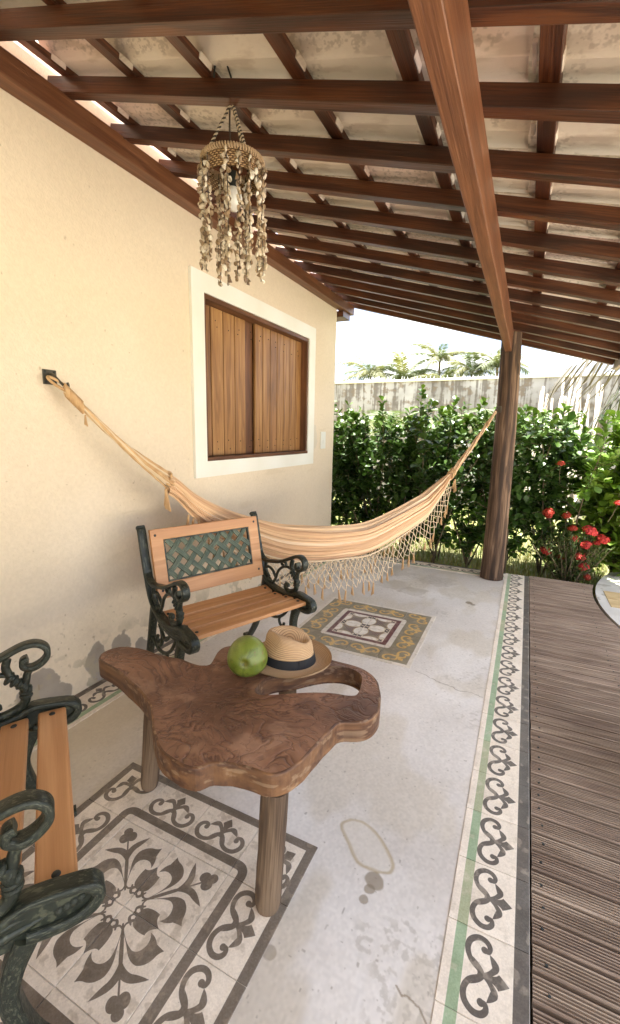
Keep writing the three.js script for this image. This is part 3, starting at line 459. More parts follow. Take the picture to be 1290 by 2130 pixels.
// ---------------------------------------------------------------- iron and wood benches
function makeBench(label) {
  const W = 0.335, b = thing('garden_bench', label, 'bench', [0, 0, 0], 0, 'small iron and slat benches around the table');
  for (const s of [-1, 1]) {
    const x = s * W;
    part('seat_rail', band([[-0.525, 0.805], [-0.512, 0.79], [-0.485, 0.69], [-0.445, 0.56], [-0.41, 0.475], [-0.36, 0.424], [-0.29, 0.402], [-0.20, 0.398], [-0.135, 0.412], [-0.10, 0.426], [-0.03, 0.420], [0.008, 0.410], [0.024, 0.388], [0.012, 0.364], [-0.02, 0.352], [-0.06, 0.352], [-0.10, 0.358]], x, 0.042, (u) => u < 0.03 ? 0.026 : u > 0.68 ? 0.024 : 0.019, 90), MAT.iron, b);
    // cheek of the rail: a web below it with leaves in relief
    const web = new THREE.Shape(); web.moveTo(-0.42, 0.46); web.splineThru([[-0.36, 0.412], [-0.29, 0.392], [-0.20, 0.388], [-0.135, 0.40], [-0.10, 0.414], [-0.03, 0.410], [0.008, 0.40], [0.014, 0.382], [-0.005, 0.358], [-0.06, 0.350], [-0.11, 0.345], [-0.17, 0.345], [-0.26, 0.352], [-0.34, 0.375], [-0.40, 0.42]].map(([p, q]) => new THREE.Vector2(p, q)));
    const wg = new THREE.ExtrudeGeometry(web, { depth: 0.012, bevelEnabled: true, bevelSize: 0.003, bevelThickness: 0.003, bevelSegments: 2, curveSegments: 24 }); wg.translate(0, 0, -0.006); wg.applyMatrix4(new THREE.Matrix4().makeBasis(V(0, 0, 1), V(0, 1, 0), V(-1, 0, 0))); wg.translate(x, 0, 0);
    const leaf = (pts, w) => tube(curve(pts.map(([p, q]) => V(x, q, p)), 16), (u) => w * Math.sin(Math.PI * (0.12 + 0.86 * u)), 8);
    const ribs = [leaf([[-0.30, 0.372], [-0.21, 0.366], [-0.12, 0.374], [-0.03, 0.386]], 0.013), leaf([[-0.34, 0.392], [-0.24, 0.380], [-0.14, 0.392], [-0.05, 0.400]], 0.010), leaf([[-0.39, 0.43], [-0.33, 0.395], [-0.25, 0.368]], 0.012), ...[0, 1, 2, 3].map((k) => placed(new THREE.SphereGeometry(0.011, 8, 6), x, 0.380 + 0.003 * k, -0.045 + 0.013 * k))];
    for (const r of ribs) r.translate(s * 0.004, 0, 0);
    part('rail_cheek', merge([wg, ...ribs]), MAT.iron, b);
    part('armrest', band([[-0.452, 0.585], [-0.425, 0.556], [-0.38, 0.545], [-0.33, 0.553], [-0.25, 0.570], [-0.17, 0.604], [-0.11, 0.630], [-0.075, 0.632], [-0.050, 0.615], [-0.046, 0.590], [-0.062, 0.568], [-0.092, 0.556], [-0.112, 0.566], [-0.110, 0.584], [-0.098, 0.588]], x, (u) => u > 0.8 ? 0.030 : 0.036, (u) => u > 0.9 ? 0.02 : 0.017, 70), MAT.iron, b);
    const T = (pts, r, n = 24) => tube(curve(pts.map(([p, q]) => V(x, q, p)), n), r, 10);
    part('arm_support', merge([
      T([[-0.150, 0.598], [-0.156, 0.572], [-0.150, 0.548], [-0.135, 0.522], [-0.120, 0.500]], 0.012), T([[-0.092, 0.556], [-0.104, 0.536], [-0.108, 0.515], [-0.114, 0.495]], 0.011),
      T([[-0.118, 0.512], [-0.112, 0.488], [-0.112, 0.462], [-0.122, 0.440], [-0.150, 0.424], [-0.185, 0.418], [-0.205, 0.432], [-0.202, 0.452], [-0.186, 0.452], [-0.184, 0.441]], (u) => lerp(0.0155, 0.010, u)),
      placed(new THREE.TorusGeometry(0.0135, 0.0055, 8, 16), x, 0.468, -0.112, Math.PI / 2), placed(new THREE.TorusGeometry(0.0135, 0.005, 8, 16), x, 0.480, -0.112, Math.PI / 2),
      ...[0, 1, 2, 3, 4].map((k) => placed(new THREE.SphereGeometry(1, 8, 6).scale(0.018, 0.022 - k * 0.002, 0.009), x, 0.535 - k * 0.012, -0.150 + k * 0.012, 0.7 - k * 0.1)),
      T([[-0.140, 0.545], [-0.19, 0.552], [-0.235, 0.540], [-0.275, 0.505], [-0.30, 0.455], [-0.325, 0.425]], 0.008), T([[-0.30, 0.468], [-0.325, 0.50], [-0.36, 0.512], [-0.385, 0.505]], 0.008), T([[-0.385, 0.545], [-0.392, 0.515], [-0.384, 0.48], [-0.36, 0.452]], 0.010), T([[-0.20, 0.552], [-0.21, 0.572], [-0.235, 0.574], [-0.242, 0.558], [-0.228, 0.552]], 0.008),
    ]), MAT.iron, b);
    part('leg', band([[-0.100, 0.352], [-0.124, 0.30], [-0.136, 0.24], [-0.124, 0.17], [-0.098, 0.10], [-0.062, 0.045], [-0.04, 0.006], [-0.004, 0.005]], x, (u) => lerp(0.040, 0.034, u), (u) => 0.040 - 0.008 * Math.sin(u * Math.PI) + (u > 0.85 ? -0.014 : 0), 44), MAT.iron, b);
    part('leg', band([[-0.385, 0.440], [-0.412, 0.36], [-0.440, 0.26], [-0.478, 0.15], [-0.53, 0.06], [-0.575, 0.006], [-0.61, 0.006]], x, 0.036, (u) => lerp(0.034, 0.020, u), 40), MAT.iron, b);
    part('leg_scroll', merge([T([[-0.16, 0.345], [-0.19, 0.30], [-0.235, 0.255], [-0.30, 0.225], [-0.36, 0.225], [-0.425, 0.26]], 0.009), T([[-0.32, 0.35], [-0.31, 0.30], [-0.325, 0.26], [-0.355, 0.25], [-0.372, 0.27], [-0.362, 0.292]], 0.009), T([[-0.22, 0.345], [-0.25, 0.315], [-0.28, 0.30], [-0.31, 0.33], [-0.34, 0.36]], 0.008), T([[-0.24, 0.255], [-0.262, 0.225], [-0.25, 0.195], [-0.225, 0.195], [-0.218, 0.215]], 0.008)]), MAT.iron, b);
  }
  part('stretcher', tube(curve([[-W, 0.23, -0.43], [W, 0.23, -0.43]], 2), 0.008, 8), MAT.iron, b);
  [[-0.047, 0.400, 0.0, 0.076], [-0.146, 0.392, 0.10, 0.072], [-0.244, 0.381, 0.03, 0.072], [-0.338, 0.389, -0.22, 0.072]].forEach(([z, y, tilt, w], i) => {
    const m = part('seat_slat', rbox(2 * W - 0.036, 0.021, w, 0.006, 'x', i * 1.37, i * 0.19), MAT.slat, b, [0, y, z]); m.rotation.x = -tilt;
    for (const s of [-1, 1]) { const k = part('bolt', new THREE.SphereGeometry(0.009, 10, 6), MAT.bolt, m, [s * (W - 0.045), 0.0105, 0]); k.scale.y = 0.5; part('slat_bracket', rbox(0.03, 0.02, 0.05, 0.003), MAT.iron, m, [s * (W - 0.012), -0.016, 0]); }
  });
  // backrest: a board frame round a woven iron panel
  const tilt = -Math.atan2(0.075, 0.34), hw = W - 0.02, H = 0.345, cx = 0.252, c0 = 0.076, c1 = 0.290;
  const sh = new THREE.Shape([[-hw, 0], [hw, 0], [hw, H], [-hw, H]].map(([p, q]) => new THREE.Vector2(p, q))); sh.holes.push(new THREE.Path([[-cx, c0], [-cx, c1], [cx, c1], [cx, c0]].map(([p, q]) => new THREE.Vector2(p, q))));
  const fg = new THREE.ExtrudeGeometry(sh, { depth: 0.014, bevelEnabled: true, bevelSize: 0.003, bevelThickness: 0.003, bevelOffset: -0.003, bevelSegments: 2 }); boxUV(fg, 'x', 2.2, 0.3);
  const back = part('backrest', fg, MAT.slat, b, [0, 0.457, -0.402]); back.rotation.x = tilt;
  for (const [p, q] of [[-hw + 0.028, 0.04], [hw - 0.028, 0.04], [-hw + 0.024, H - 0.03], [hw - 0.024, H - 0.03]]) part('bolt', new THREE.SphereGeometry(0.008, 10, 6), MAT.bolt, back, [p, q, 0.015]).scale.z = 0.5;
  const rim = []; for (const [w, h, px, py] of [[2 * cx, 0.008, 0, c0 + 0.004], [2 * cx, 0.008, 0, c1 - 0.004], [0.008, c1 - c0 - 0.016, -cx + 0.004, (c0 + c1) / 2], [0.008, c1 - c0 - 0.016, cx - 0.004, (c0 + c1) / 2]]) rim.push(rbox(w, h, 0.018, 0.002, 'x').translate(px, py, 0.007)); part('panel_rim', merge(rim), MAT.iron, back);
  const pitch = 0.056, sw = 0.0262, cy = (c0 + c1) / 2, hx = cx - 0.006, hy = (c1 - c0) / 2 - 0.006;
  for (const d of [1, -1]) for (let k = -7; k <= 7; k++) {
    const dir = [Math.cos(0.80), d * Math.sin(0.80)], nor = [-dir[1], dir[0]], o = [nor[0] * pitch * (k + 0.25), nor[1] * pitch * (k + 0.25)];
    let t0 = -9, t1 = 9; for (const [q, dd, lim] of [[o[0], dir[0], hx], [o[1], dir[1], hy]]) { const a = (-lim - q) / dd, e = (lim - q) / dd; t0 = Math.max(t0, Math.min(a, e)); t1 = Math.min(t1, Math.max(a, e)); }
    if (t1 - t0 < 0.03) continue;
    const n = Math.max(6, Math.round((t1 - t0) / 0.007)), pr = [[-1, -0.0035], [-1, 0.0018], [-0.82, 0.0035], [-0.42, 0.0035], [-0.32, 0.0012], [-0.2, 0.0038], [0.2, 0.0038], [0.32, 0.0012], [0.42, 0.0035], [0.82, 0.0035], [1, 0.0018], [1, -0.0035]];
    const lim = (v, l) => clamp(v, -l, l);
    const g = grid(n, pr.length, (u, v, i, j) => { const t = lerp(t0, t1, u), [a, hgt] = pr[j % pr.length], px = lim(o[0] + dir[0] * t + nor[0] * a * sw / 2, hx + 0.004), py = lim(o[1] + dir[1] * t + nor[1] * a * sw / 2, hy + 0.004), wave = 0.0052 * Math.cos(Math.PI * (t / pitch) + (k + (d > 0 ? 1 : 0)) * Math.PI); return V(px, cy + py, 0.008 + wave + hgt); }, true, [t1 - t0, 0.06]);
    part('lattice_strip', g, MAT.lattice, back);
  }
  return b;
}
const bench1 = makeBench('green iron bench with lattice back facing away from the cream wall beneath the hammock');
bench1.position.set(-1.07, 0, -1.676); bench1.rotation.y = 1.18;
const bench2 = bench1.clone(); bench2.name = numbered('garden_bench'); bench2.userData = { ...bench1.userData, label: 'green iron bench partly outside the frame, its bare slats beside the grey patterned tiles' };
scene.add(bench2); bench2.position.set(-0.976, 0, -0.652); bench2.rotation.y = 2.553;

// ---------------------------------------------------------------- live-edge table
{
  const t = thing('wooden_table', 'low free-form brown slab table with a hollow lobe, on round stump legs', 'table');
  const out = [[-1.358, -1.036], [-1.385, -1.073], [-1.384, -1.111], [-1.362, -1.143], [-1.303, -1.165], [-1.244, -1.169], [-1.184, -1.164], [-1.128, -1.174], [-1.087, -1.18], [-1.032, -1.175], [-0.99, -1.178], [-0.972, -1.192], [-0.982, -1.231], [-1.003, -1.287], [-1.004, -1.325], [-0.983, -1.353], [-0.93, -1.40], [-0.85, -1.43], [-0.76, -1.437], [-0.68, -1.436], [-0.615, -1.436], [-0.577, -1.438], [-0.536, -1.439], [-0.488, -1.437], [-0.448, -1.428], [-0.41, -1.404], [-0.380, -1.367], [-0.358, -1.319], [-0.344, -1.267], [-0.333, -1.215], [-0.341, -1.171], [-0.359, -1.145], [-0.384, -1.128], [-0.407, -1.117], [-0.421, -1.102], [-0.426, -1.085], [-0.437, -1.04], [-0.444, -0.981], [-0.449, -0.931], [-0.458, -0.892], [-0.473, -0.861], [-0.494, -0.842], [-0.516, -0.837], [-0.547, -0.835], [-0.581, -0.829], [-0.608, -0.824], [-0.627, -0.815], [-0.648, -0.807], [-0.658, -0.797], [-0.664, -0.784], [-0.676, -0.772], [-0.701, -0.765], [-0.733, -0.765], [-0.765, -0.77], [-0.796, -0.776], [-0.826, -0.789], [-0.851, -0.808], [-0.887, -0.835], [-0.924, -0.869], [-0.955, -0.898], [-0.991, -0.921], [-1.041, -0.945], [-1.111, -0.97], [-1.189, -0.996], [-1.26, -1.014], [-1.311, -1.022]];
  const hole = [[-0.695, -1.113], [-0.719, -1.111], [-0.737, -1.125], [-0.746, -1.166], [-0.744, -1.223], [-0.72, -1.255], [-0.682, -1.288], [-0.646, -1.332], [-0.62, -1.362], [-0.592, -1.388], [-0.557, -1.408], [-0.535, -1.416], [-0.49, -1.416], [-0.458, -1.402], [-0.438, -1.378], [-0.425, -1.335], [-0.417, -1.285], [-0.421, -1.257], [-0.45, -1.240], [-0.487, -1.233], [-0.543, -1.21], [-0.592, -1.181], [-0.638, -1.149], [-0.672, -1.127]];
  const smooth = (pts, n) => new THREE.CatmullRomCurve3(pts.map(([x, z]) => V(x, -z, 0)), true, 'centripetal').getSpacedPoints(n).slice(0, n).map((p) => new THREE.Vector2(p.x, p.y));
  const jit = (pts, s) => pts.map((p, i) => { const n = fbm(i / pts.length, 0.3, 40, 3, 3, s) - 0.5; const c = new THREE.Vector2(-0.85, 1.08); return p.clone().add(p.clone().sub(c).normalize().multiplyScalar(n * 0.010)); });
  const sh = new THREE.Shape(jit(smooth(out, 240), 701)); sh.holes.push(new THREE.Path(smooth(hole, 110)));
  const g = new THREE.ExtrudeGeometry(sh, { depth: 0.058, bevelEnabled: true, bevelThickness: 0.006, bevelSize: 0.007, bevelOffset: -0.007, bevelSegments: 3, steps: 3 });
  g.rotateX(-Math.PI / 2); g.translate(0, 0.376, 0);                    // top at 0.44
  const p = g.attributes.position, n = g.attributes.normal, uv = g.attributes.uv;
  for (let i = 0; i < p.count; i++) {                                   // adzed flank: the side swells and shrinks a little
    const x = p.getX(i), y = p.getY(i), z = p.getZ(i);
    if (Math.abs(n.getY(i)) > 0.7) uv.setXY(i, x * 1.0, z * 1.0); else uv.setXY(i, Math.atan2(z + 1.08, x + 0.85) / 6.283 * 3 + x * 0.4, y);
  }
  const burl = (u, v) => { const wx = fbm(u, v, 3, 3, 4, 711) - 0.5, wy = fbm(u, v, 3, 3, 4, 719) - 0.5, a = mod(u + wx * 0.30, 1), b = mod(v + wy * 0.30, 1), r = 1 - Math.abs(2 * fbm(a, b, 14, 20, 4, 723) - 1), r2 = 1 - Math.abs(2 * fbm(a, b, 34, 44, 3, 729) - 1); return [r, r2, fbm(u, v, 5, 5, 4, 733), fbm(a, b, 40, 60, 3, 737)]; };
  const top = std({ map: makeTex(1024, 1024, (u, v) => { const [r, r2, bg, f] = burl(u, v); let c = mixc([84, 53, 36], [158, 115, 87], clamp(bg * 1.5 - 0.25 + (f - 0.5) * 0.5)); c = mixc(c, [70, 42, 30], sstep(0.945, 0.995, r) * 0.6); c = mixc(c, [80, 50, 36], sstep(0.92, 0.985, r2) * 0.4); c = mixc(c, [184, 150, 124], sstep(0.58, 0.72, fbm(u, v, 11, 11, 4, 741)) * 0.35); return mixc(c, [86, 56, 42], sstep(0.66, 0.80, fbm(u, v, 9, 8, 3, 745)) * 0.5); }), bumpMap: makeTex(1024, 1024, (u, v) => { const [r, r2, bg, f] = burl(u, v); return 0.6 + bg * 0.3 - sstep(0.88, 0.985, r) * 0.4 - sstep(0.88, 0.97, r2) * 0.18 + (f - 0.5) * 0.15; }, { srgb: false }), bumpScale: 0.005, roughness: 0.62, roughnessMap: smudge });
  const side = std({ map: makeTex(1024, 256, (u, v) => { const n1 = fbm(u, v, 14, 3, 4, 751), f = fbm(u, v, 120, 6, 3, 755), d = sstep(0.52, 0.68, fbm(u, v, 20, 4, 4, 759)); let c = mixc([80, 52, 33], [136, 97, 62], clamp(n1 * 1.5 - 0.25 + (f - 0.5) * 0.6)); c = mixc(c, [66, 40, 28], d * 0.6); return mixc(c, [168, 146, 118], sstep(0.60, 0.72, fbm(u, v, 34, 8, 4, 763)) * 0.5); }, { ry: 8 }), bumpMap: makeTex(512, 256, (u, v) => fbm(u, v, 60, 5, 4, 767) * 0.6 + fbm(u, v, 12, 8, 3, 769) * 0.4, { srgb: false, ry: 8 }), bumpScale: 0.004, roughness: 0.55 });
  part('table_top', g, [top, side], t);
  const leg = (foot, head, r0, r1, s) => { const pts = []; for (let i = 0; i <= 20; i++) { const u = i / 20; pts.push(V(lerp(foot[0], head[0], u), u * 0.376, lerp(foot[1], head[1], u))); } const m = tube(pts, (u, v) => lerp(r0, r1, u) * (1 + 0.10 * (fbm(u, v, 4, 5, 3, s) - 0.5) - 0.12 * sstep(0.06, 0, u)), 22); return part('leg', m, MAT.leg, t); };
  leg([-0.522, -0.868], [-0.505, -0.875], 0.036, 0.037, 771); leg([-1.123, -1.028], [-1.085, -1.045], 0.031, 0.037, 775); leg([-0.735, -1.40], [-0.72, -1.33], 0.030, 0.034, 779);
}

// ---------------------------------------------------------------- green coconut and straw hat on the table
{
  const c = thing('green_coconut', 'fresh green coconut lying on the slab table against the hat', 'coconut', [-0.812, 0.507, -1.208]);
  const g = grid(48, 64, (u, v) => { const a = u * Math.PI, b = v * Math.PI * 2, lobes = 1 + 0.022 * Math.cos(3 * b) * Math.sin(a), dent = 1 - 0.16 * Math.exp(-Math.pow(a / 0.16, 2)), taper = 1 + 0.06 * Math.cos(a) - 0.02 * Math.cos(2 * a), r = 0.0690 * lobes * dent * taper; return V(Math.sin(a) * Math.cos(b) * r, Math.cos(a) * r, Math.sin(a) * Math.sin(b) * r); }, true);
  const skin = std({ map: makeTex(512, 512, (u, v) => { const n = fbm(u, v, 5, 8, 4, 801), st = fbm(u, v, 3, 60, 3, 805); let k = mixc([86, 100, 30], [130, 140, 58], clamp(n * 1.3 - 0.15 + (st - 0.5) * 0.35)); k = mixc(k, [96, 92, 30], sstep(0.12, 0.02, u) * 0.75); k = mixc(k, [72, 84, 26], sstep(0.62, 0.74, fbm(u, v, 10, 20, 3, 811)) * 0.5); return mixc(k, [120, 96, 48], sstep(0.76, 0.80, fbm(u, v, 30, 30, 2, 815)) * 0.7); }), bumpMap: dents, bumpScale: 0.0008, roughness: 0.32 });
  const m = part('husk', g, skin, c); const to = V(0.30, -0.02, 0.95).normalize(); m.quaternion.setFromUnitVectors(V(0, 1, 0), V(0.42, 0.12, 0.90).normalize());
  part('stem_scar', tube(curve([[0, 0.054, 0], [0, 0.0605, 0]], 2), (u) => lerp(0.011, 0.006, u), 9), std({ color: new THREE.Color(0.10, 0.10, 0.02), roughness: 0.9 }), m);
}
{
  const h = thing('straw_hat', 'woven straw fedora with a black band resting at the table edge beside the coconut', 'hat', [-0.722, 0.446, -1.345], 0.15);
  const straw = std({ map: makeTex(1024, 512, (u, v) => { const rowp = mod(u * 46, 1), k = Math.abs(Math.sin(v * 520 + Math.floor(u * 46) * 1.7)), e = sstep(0.0, 0.22, Math.min(rowp, 1 - rowp)); return mixc([130, 98, 64], mixc([188, 150, 108], [212, 178, 138], k * 0.6 + 0.4 * fbm(u, v, 46, 30, 3, 821)), 0.25 + 0.75 * e); }), bumpMap: makeTex(1024, 512, (u, v) => { const r = mod(u * 46, 1); return Math.sin(r * Math.PI) * 0.8 + 0.2 * Math.abs(Math.sin(v * 520)); }, { srgb: false }), bumpScale: 0.0016, roughness: 0.8 });
  // a profile from the middle of the crown out to the brim edge
  const P = [[0.0, 0.124], [0.02, 0.126], [0.042, 0.127], [0.060, 0.122], [0.072, 0.110], [0.078, 0.094], [0.082, 0.07], [0.0855, 0.045], [0.0885, 0.022], [0.091, 0.010], [0.097, 0.005], [0.112, 0.004], [0.128, 0.005], [0.144, 0.007], [0.147, 0.008]];
  const surf = (off) => (u, v) => {
    const k = u * (P.length - 1), i = Math.min(P.length - 2, Math.floor(k)), f = k - i, r = lerp(P[i][0], P[i + 1][0], f) - (k < 9.5 ? off : 0), a = v * Math.PI * 2;
    let x = Math.cos(a) * r * 1.10, z = Math.sin(a) * r * 0.93, y = lerp(P[i][1], P[i + 1][1], f) - (k < 4 || k > 9.5 ? off : 0);
    const crown = sstep(0.03, 0.11, y);
    if (k < 9) { y -= crown * (0.046 * Math.exp(-Math.pow(z / 0.026, 2)) * sstep(-0.095, -0.01, x) * sstep(0.085, 0.045, x) + 0.010 * sstep(-0.02, 0.08, x)); z *= 1 - crown * 0.30 * Math.exp(-Math.pow((x + 0.062) / 0.034, 2)); y += crown * 0.012 * sstep(0.0, -0.08, x); }
    if (k > 10) { const w = (k - 10) / 4; y += w * w * (0.030 * Math.pow(Math.abs(Math.sin(a)), 2) * (Math.sin(a) < 0 ? 1 : 0.1) + 0.018 * sstep(0.2, 1, Math.cos(a))); }
    return V(x, y, z);
  };
  const a = grid(56, 96, surf(0), true), b2 = grid(56, 96, surf(0.002), true);
  part('straw_body', merge([a, b2]), straw, h);
  const rb = grid(6, 80, (u, v) => { const y = lerp(0.010, 0.044, u), a2 = v * Math.PI * 2, r = lerp(0.0925, 0.0865, u) + 0.0008; return V(Math.cos(a2) * r * 1.10, y, Math.sin(a2) * r * 0.93); }, true);
  const black = std({ color: new THREE.Color(0.012, 0.012, 0.014), roughness: 0.75, bumpMap: woodBump, bumpScale: 0.0004 });
  part('ribbon', rb, black, h); h.scale.y = 0.93; const bow = part('bow', rbox(0.004, 0.034, 0.026, 0.0015), black, h, [0.072, 0.027, 0.058]); bow.rotation.y = -0.80;
}

// ---------------------------------------------------------------- hammock
{
  const t = thing('hammock', 'peach striped cloth hammock with knotted net fringe slung from wall to post', 'hammock');
  const A = [-1.80, -1.30], B = [-0.26, -4.17], dx = B[0] - A[0], dz = B[1] - A[1], LL = Math.hypot(dx, dz), side = V(-dz / LL, 0, dx / LL);   // side points to the veranda
  const push = (s) => -0.215 * Math.exp(-Math.pow((s - 0.275) / 0.105, 2));                                       // the bench back leans into it
  const at = (s, y, q = 0) => { const o = q + push(s); return V(A[0] + dx * s + side.x * o, y, A[1] + dz * s + side.z * o); };
  const K = [[0.135, 1.010, 0.044], [0.185, 0.875, 0.066], [0.235, 0.765, 0.086], [0.290, 0.668, 0.100], [0.353, 0.590, 0.105], [0.41, 0.570, 0.105], [0.47, 0.563, 0.104], [0.55, 0.558, 0.104], [0.637, 0.628, 0.092], [0.73, 0.740, 0.080], [0.79, 0.875, 0.050], [0.828, 0.968, 0.020]];
  const sample = (s) => { let i = 0; while (i < K.length - 2 && K[i + 1][0] < s) i++; const f = clamp((s - K[i][0]) / (K[i + 1][0] - K[i][0])), g = (a) => { const p0 = K[Math.max(0, i - 1)][a], p1 = K[i][a], p2 = K[i + 1][a], p3 = K[Math.min(K.length - 1, i + 2)][a]; return 0.5 * (2 * p1 + (p2 - p0) * f + (2 * p0 - 5 * p1 + 4 * p2 - p3) * f * f + (3 * p1 - p0 - 3 * p2 + p3) * f * f * f); }; return [g(1), g(2)]; };
  const s0 = 0.135, s1 = 0.828;
  const pleat = (a, s) => 0.065 * Math.sin(6 * a + 2.2 * Math.sin(s * 5) + s * 3) + 0.085 * Math.sin(13 * a - s * 6 + 1) + 0.065 * Math.sin(21 * a + s * 7) + 0.03 * Math.sin(37 * a - s * 11);
  const body = (u, v) => { const s = lerp(s0, s1, u), [y, hh] = sample(s), a = v * Math.PI * 2, gather = 1 - 0.5 * sstep(0.25, 0.05, Math.min(u, 1 - u)), r = 1 + pleat(a, s) * (1.3 - 0.4 * gather), wob = 0.006 * Math.sin(s * 21 + a); const ww = hh * lerp(0.92, 0.72, gather) * (1 + push(s) * 1.6); return at(s, y + Math.cos(a) * hh * r + wob, Math.sin(a) * ww * r); };
  const cloth = std({ map: makeTex(256, 1024, (u, v) => { const st = [[0, [222, 188, 148]], [0.06, [232, 208, 174]], [0.09, [196, 152, 114]], [0.14, [224, 186, 144]], [0.21, [234, 212, 180]], [0.24, [204, 160, 120]], [0.33, [226, 192, 150]], [0.38, [186, 144, 112]], [0.41, [222, 184, 140]], [0.50, [234, 208, 174]], [0.53, [204, 160, 120]], [0.61, [226, 190, 148]], [0.67, [232, 210, 178]], [0.70, [192, 148, 112]], [0.77, [224, 188, 146]], [0.84, [234, 210, 176]], [0.88, [206, 162, 122]], [0.95, [226, 190, 148]], [1.01, [222, 188, 148]]]; let c = st[0][1]; for (const [k, q] of st) if (v >= k) c = q; const n = fbm(u, v, 20, 200, 2, 851) - 0.5, ln = Math.abs(mod(v * 23, 1) - 0.5); c = mixc(mixc(c, [222, 186, 144], 0.4), [176, 134, 100], sstep(0.10, 0.05, ln) * 0.5); return c.map((q) => q + n * 26); }), bumpMap: makeTex(512, 512, (u, v) => 0.5 + 0.5 * Math.sin(u * 900) * Math.sin(v * 900), { srgb: false }), bumpScale: 0.0004, roughness: 0.95 });
  part('cloth', grid(90, 260, body, true), cloth, t);
  const cord = std({ map: makeTex(256, 64, (u, v) => mixc([180, 138, 92], [222, 188, 142], fbm(u, v, 40, 10, 3, 861))), bumpMap: dents, bumpScale: 0.0006, roughness: 0.95, }), cord2 = std({ color: new THREE.Color(0.70, 0.54, 0.35), roughness: 0.95 }), netM = std({ color: new THREE.Color(0.74, 0.58, 0.38), roughness: 0.95 });
  const R = rng(55);
  // near the wall: twisted cords from the hook spreading to the cloth
  const N = 16, ropeY = (s) => lerp(1.455, 1.03, (s + 0.004) / 0.14) - 0.045 * Math.sin(Math.PI * clamp(s / 0.14)) * 0.55;
  for (let k = 0; k < N; k++) { const ph = k / N * 6.283, rr = 0.55 + 0.45 * R(), pts = []; for (let i = 0; i <= 34; i++) { const u = i / 34, s = lerp(0.0, 0.142, u), spread = lerp(0.019, 0.017, Math.min(1, u * 2)) + 0.038 * Math.pow(clamp((u - 0.40) / 0.60), 1.3), a = ph + 3.6 * Math.min(u, 0.7); pts.push(at(s, ropeY(s) + Math.cos(a) * spread * rr, Math.sin(a) * spread * rr * 0.8)); } part('rope_cord', tube(pts, (u) => 0.0050 + 0.0007 * Math.sin(u * 160 + k), 6), k % 3 ? cord : cord2, t); }
  { const pts = []; for (let i = 0; i <= 220; i++) { const u = i / 220, s = lerp(0.001, 0.021, u), a = u * 13 * 6.283; pts.push(at(s, ropeY(s) + Math.cos(a) * 0.026, Math.sin(a) * 0.026)); } part('rope_wrap', tube(pts, 0.0045, 5), cord, t); const loop = []; for (let i = 0; i <= 20; i++) { const a = i / 20 * 6.283; loop.push(at(-0.006 + 0.012 * Math.cos(a), 1.462 + 0.028 * Math.cos(a + 2.6), 0.016 * Math.sin(a))); } part('rope_loop', tube(loop, 0.006, 6), cord, t); }
  const tasselGeo = (() => { const g = []; for (let k = 0; k < 9; k++) { const a = k / 9 * 6.283, pts = []; for (let i = 0; i <= 5; i++) { const u = i / 5; pts.push(V(Math.cos(a) * (0.002 + 0.006 * u), -0.058 * u - 0.006 * Math.sin(k * 7) * u, Math.sin(a) * (0.002 + 0.006 * u))); } g.push(tube(pts, (u) => lerp(0.0022, 0.0015, u), 4)); } g.push(placed(new THREE.SphereGeometry(0.0052, 8, 6), 0, -0.002, 0)); return merge(g); })();
  const tassel = (p, sc = 1) => { const m = part('tassel', tasselGeo, cord, t, p.toArray()); m.scale.set(sc, sc * (0.8 + 0.5 * R()), sc); m.rotation.set((R() - 0.5) * 0.4, R() * 6, (R() - 0.5) * 0.4); };
  // knots where the cords loop through the cloth
  for (let k = 0; k < 11; k++) { const a = k / 11 * 6.283 + 0.3, s = 0.131 + R() * 0.018, y = ropeY(0.138), r = 0.030 + R() * 0.02, p = at(s, y + Math.cos(a) * r, Math.sin(a) * r * 0.9); const q = new THREE.TorusGeometry(0.011, 0.006, 6, 12); part('knot', q.rotateX(R() * 3).rotateY(R() * 3), k % 2 ? cord : cloth, t, p.toArray()); }
  tassel(at(0.128, 0.985, 0.03), 1.6); tassel(at(0.131, 0.975, 0.012), 1.4); tassel(at(0.168, 0.835, 0.03), 1.1); tassel(at(0.18, 0.81, 0.02), 1.1); tassel(at(0.19, 0.79, 0.03), 1.2); tassel(at(0.022, 1.335, 0.018), 0.8);
  // at the post: the cloth is drawn into a twisted tail
  const tailY = (s) => lerp(0.965, 1.485, (s - 0.826) / 0.17) - 0.012 * Math.sin(Math.PI * clamp((s - 0.826) / 0.17));
  part('twisted_tail', grid(60, 48, (u, v) => { const s = lerp(0.822, 0.994, u), a = v * 6.283, r = lerp(0.024, 0.011, Math.pow(u, 0.7)) * (1 + 0.22 * Math.sin(5 * (a + u * 4)) + 0.08 * Math.sin(11 * a + u * 6)); return at(s, tailY(s) + Math.cos(a) * r, Math.sin(a) * r); }, true, [1, 1]), cloth, t);
  { const pts = []; for (let i = 0; i <= 60; i++) { const u = i / 60, a = u * 5 * 6.283, s = 0.829 + 0.006 * Math.sin(u * 9); pts.push(at(s, tailY(s) + Math.cos(a) * 0.029, Math.sin(a) * 0.029)); } part('rope_wrap', tube(pts, 0.006, 6), cord, t); tassel(at(0.833, 0.93, 0.03), 1.3); tassel(at(0.828, 0.92, 0.034), 1.1); const w = []; for (let i = 0; i <= 40; i++) { const u = i / 40, a = u * 3 * 6.283, s = 0.957 + 0.008 * u; w.push(at(s, tailY(s) + Math.cos(a) * 0.017, Math.sin(a) * 0.017)); } part('rope_wrap', tube(w, 0.003, 5), cord, t); }
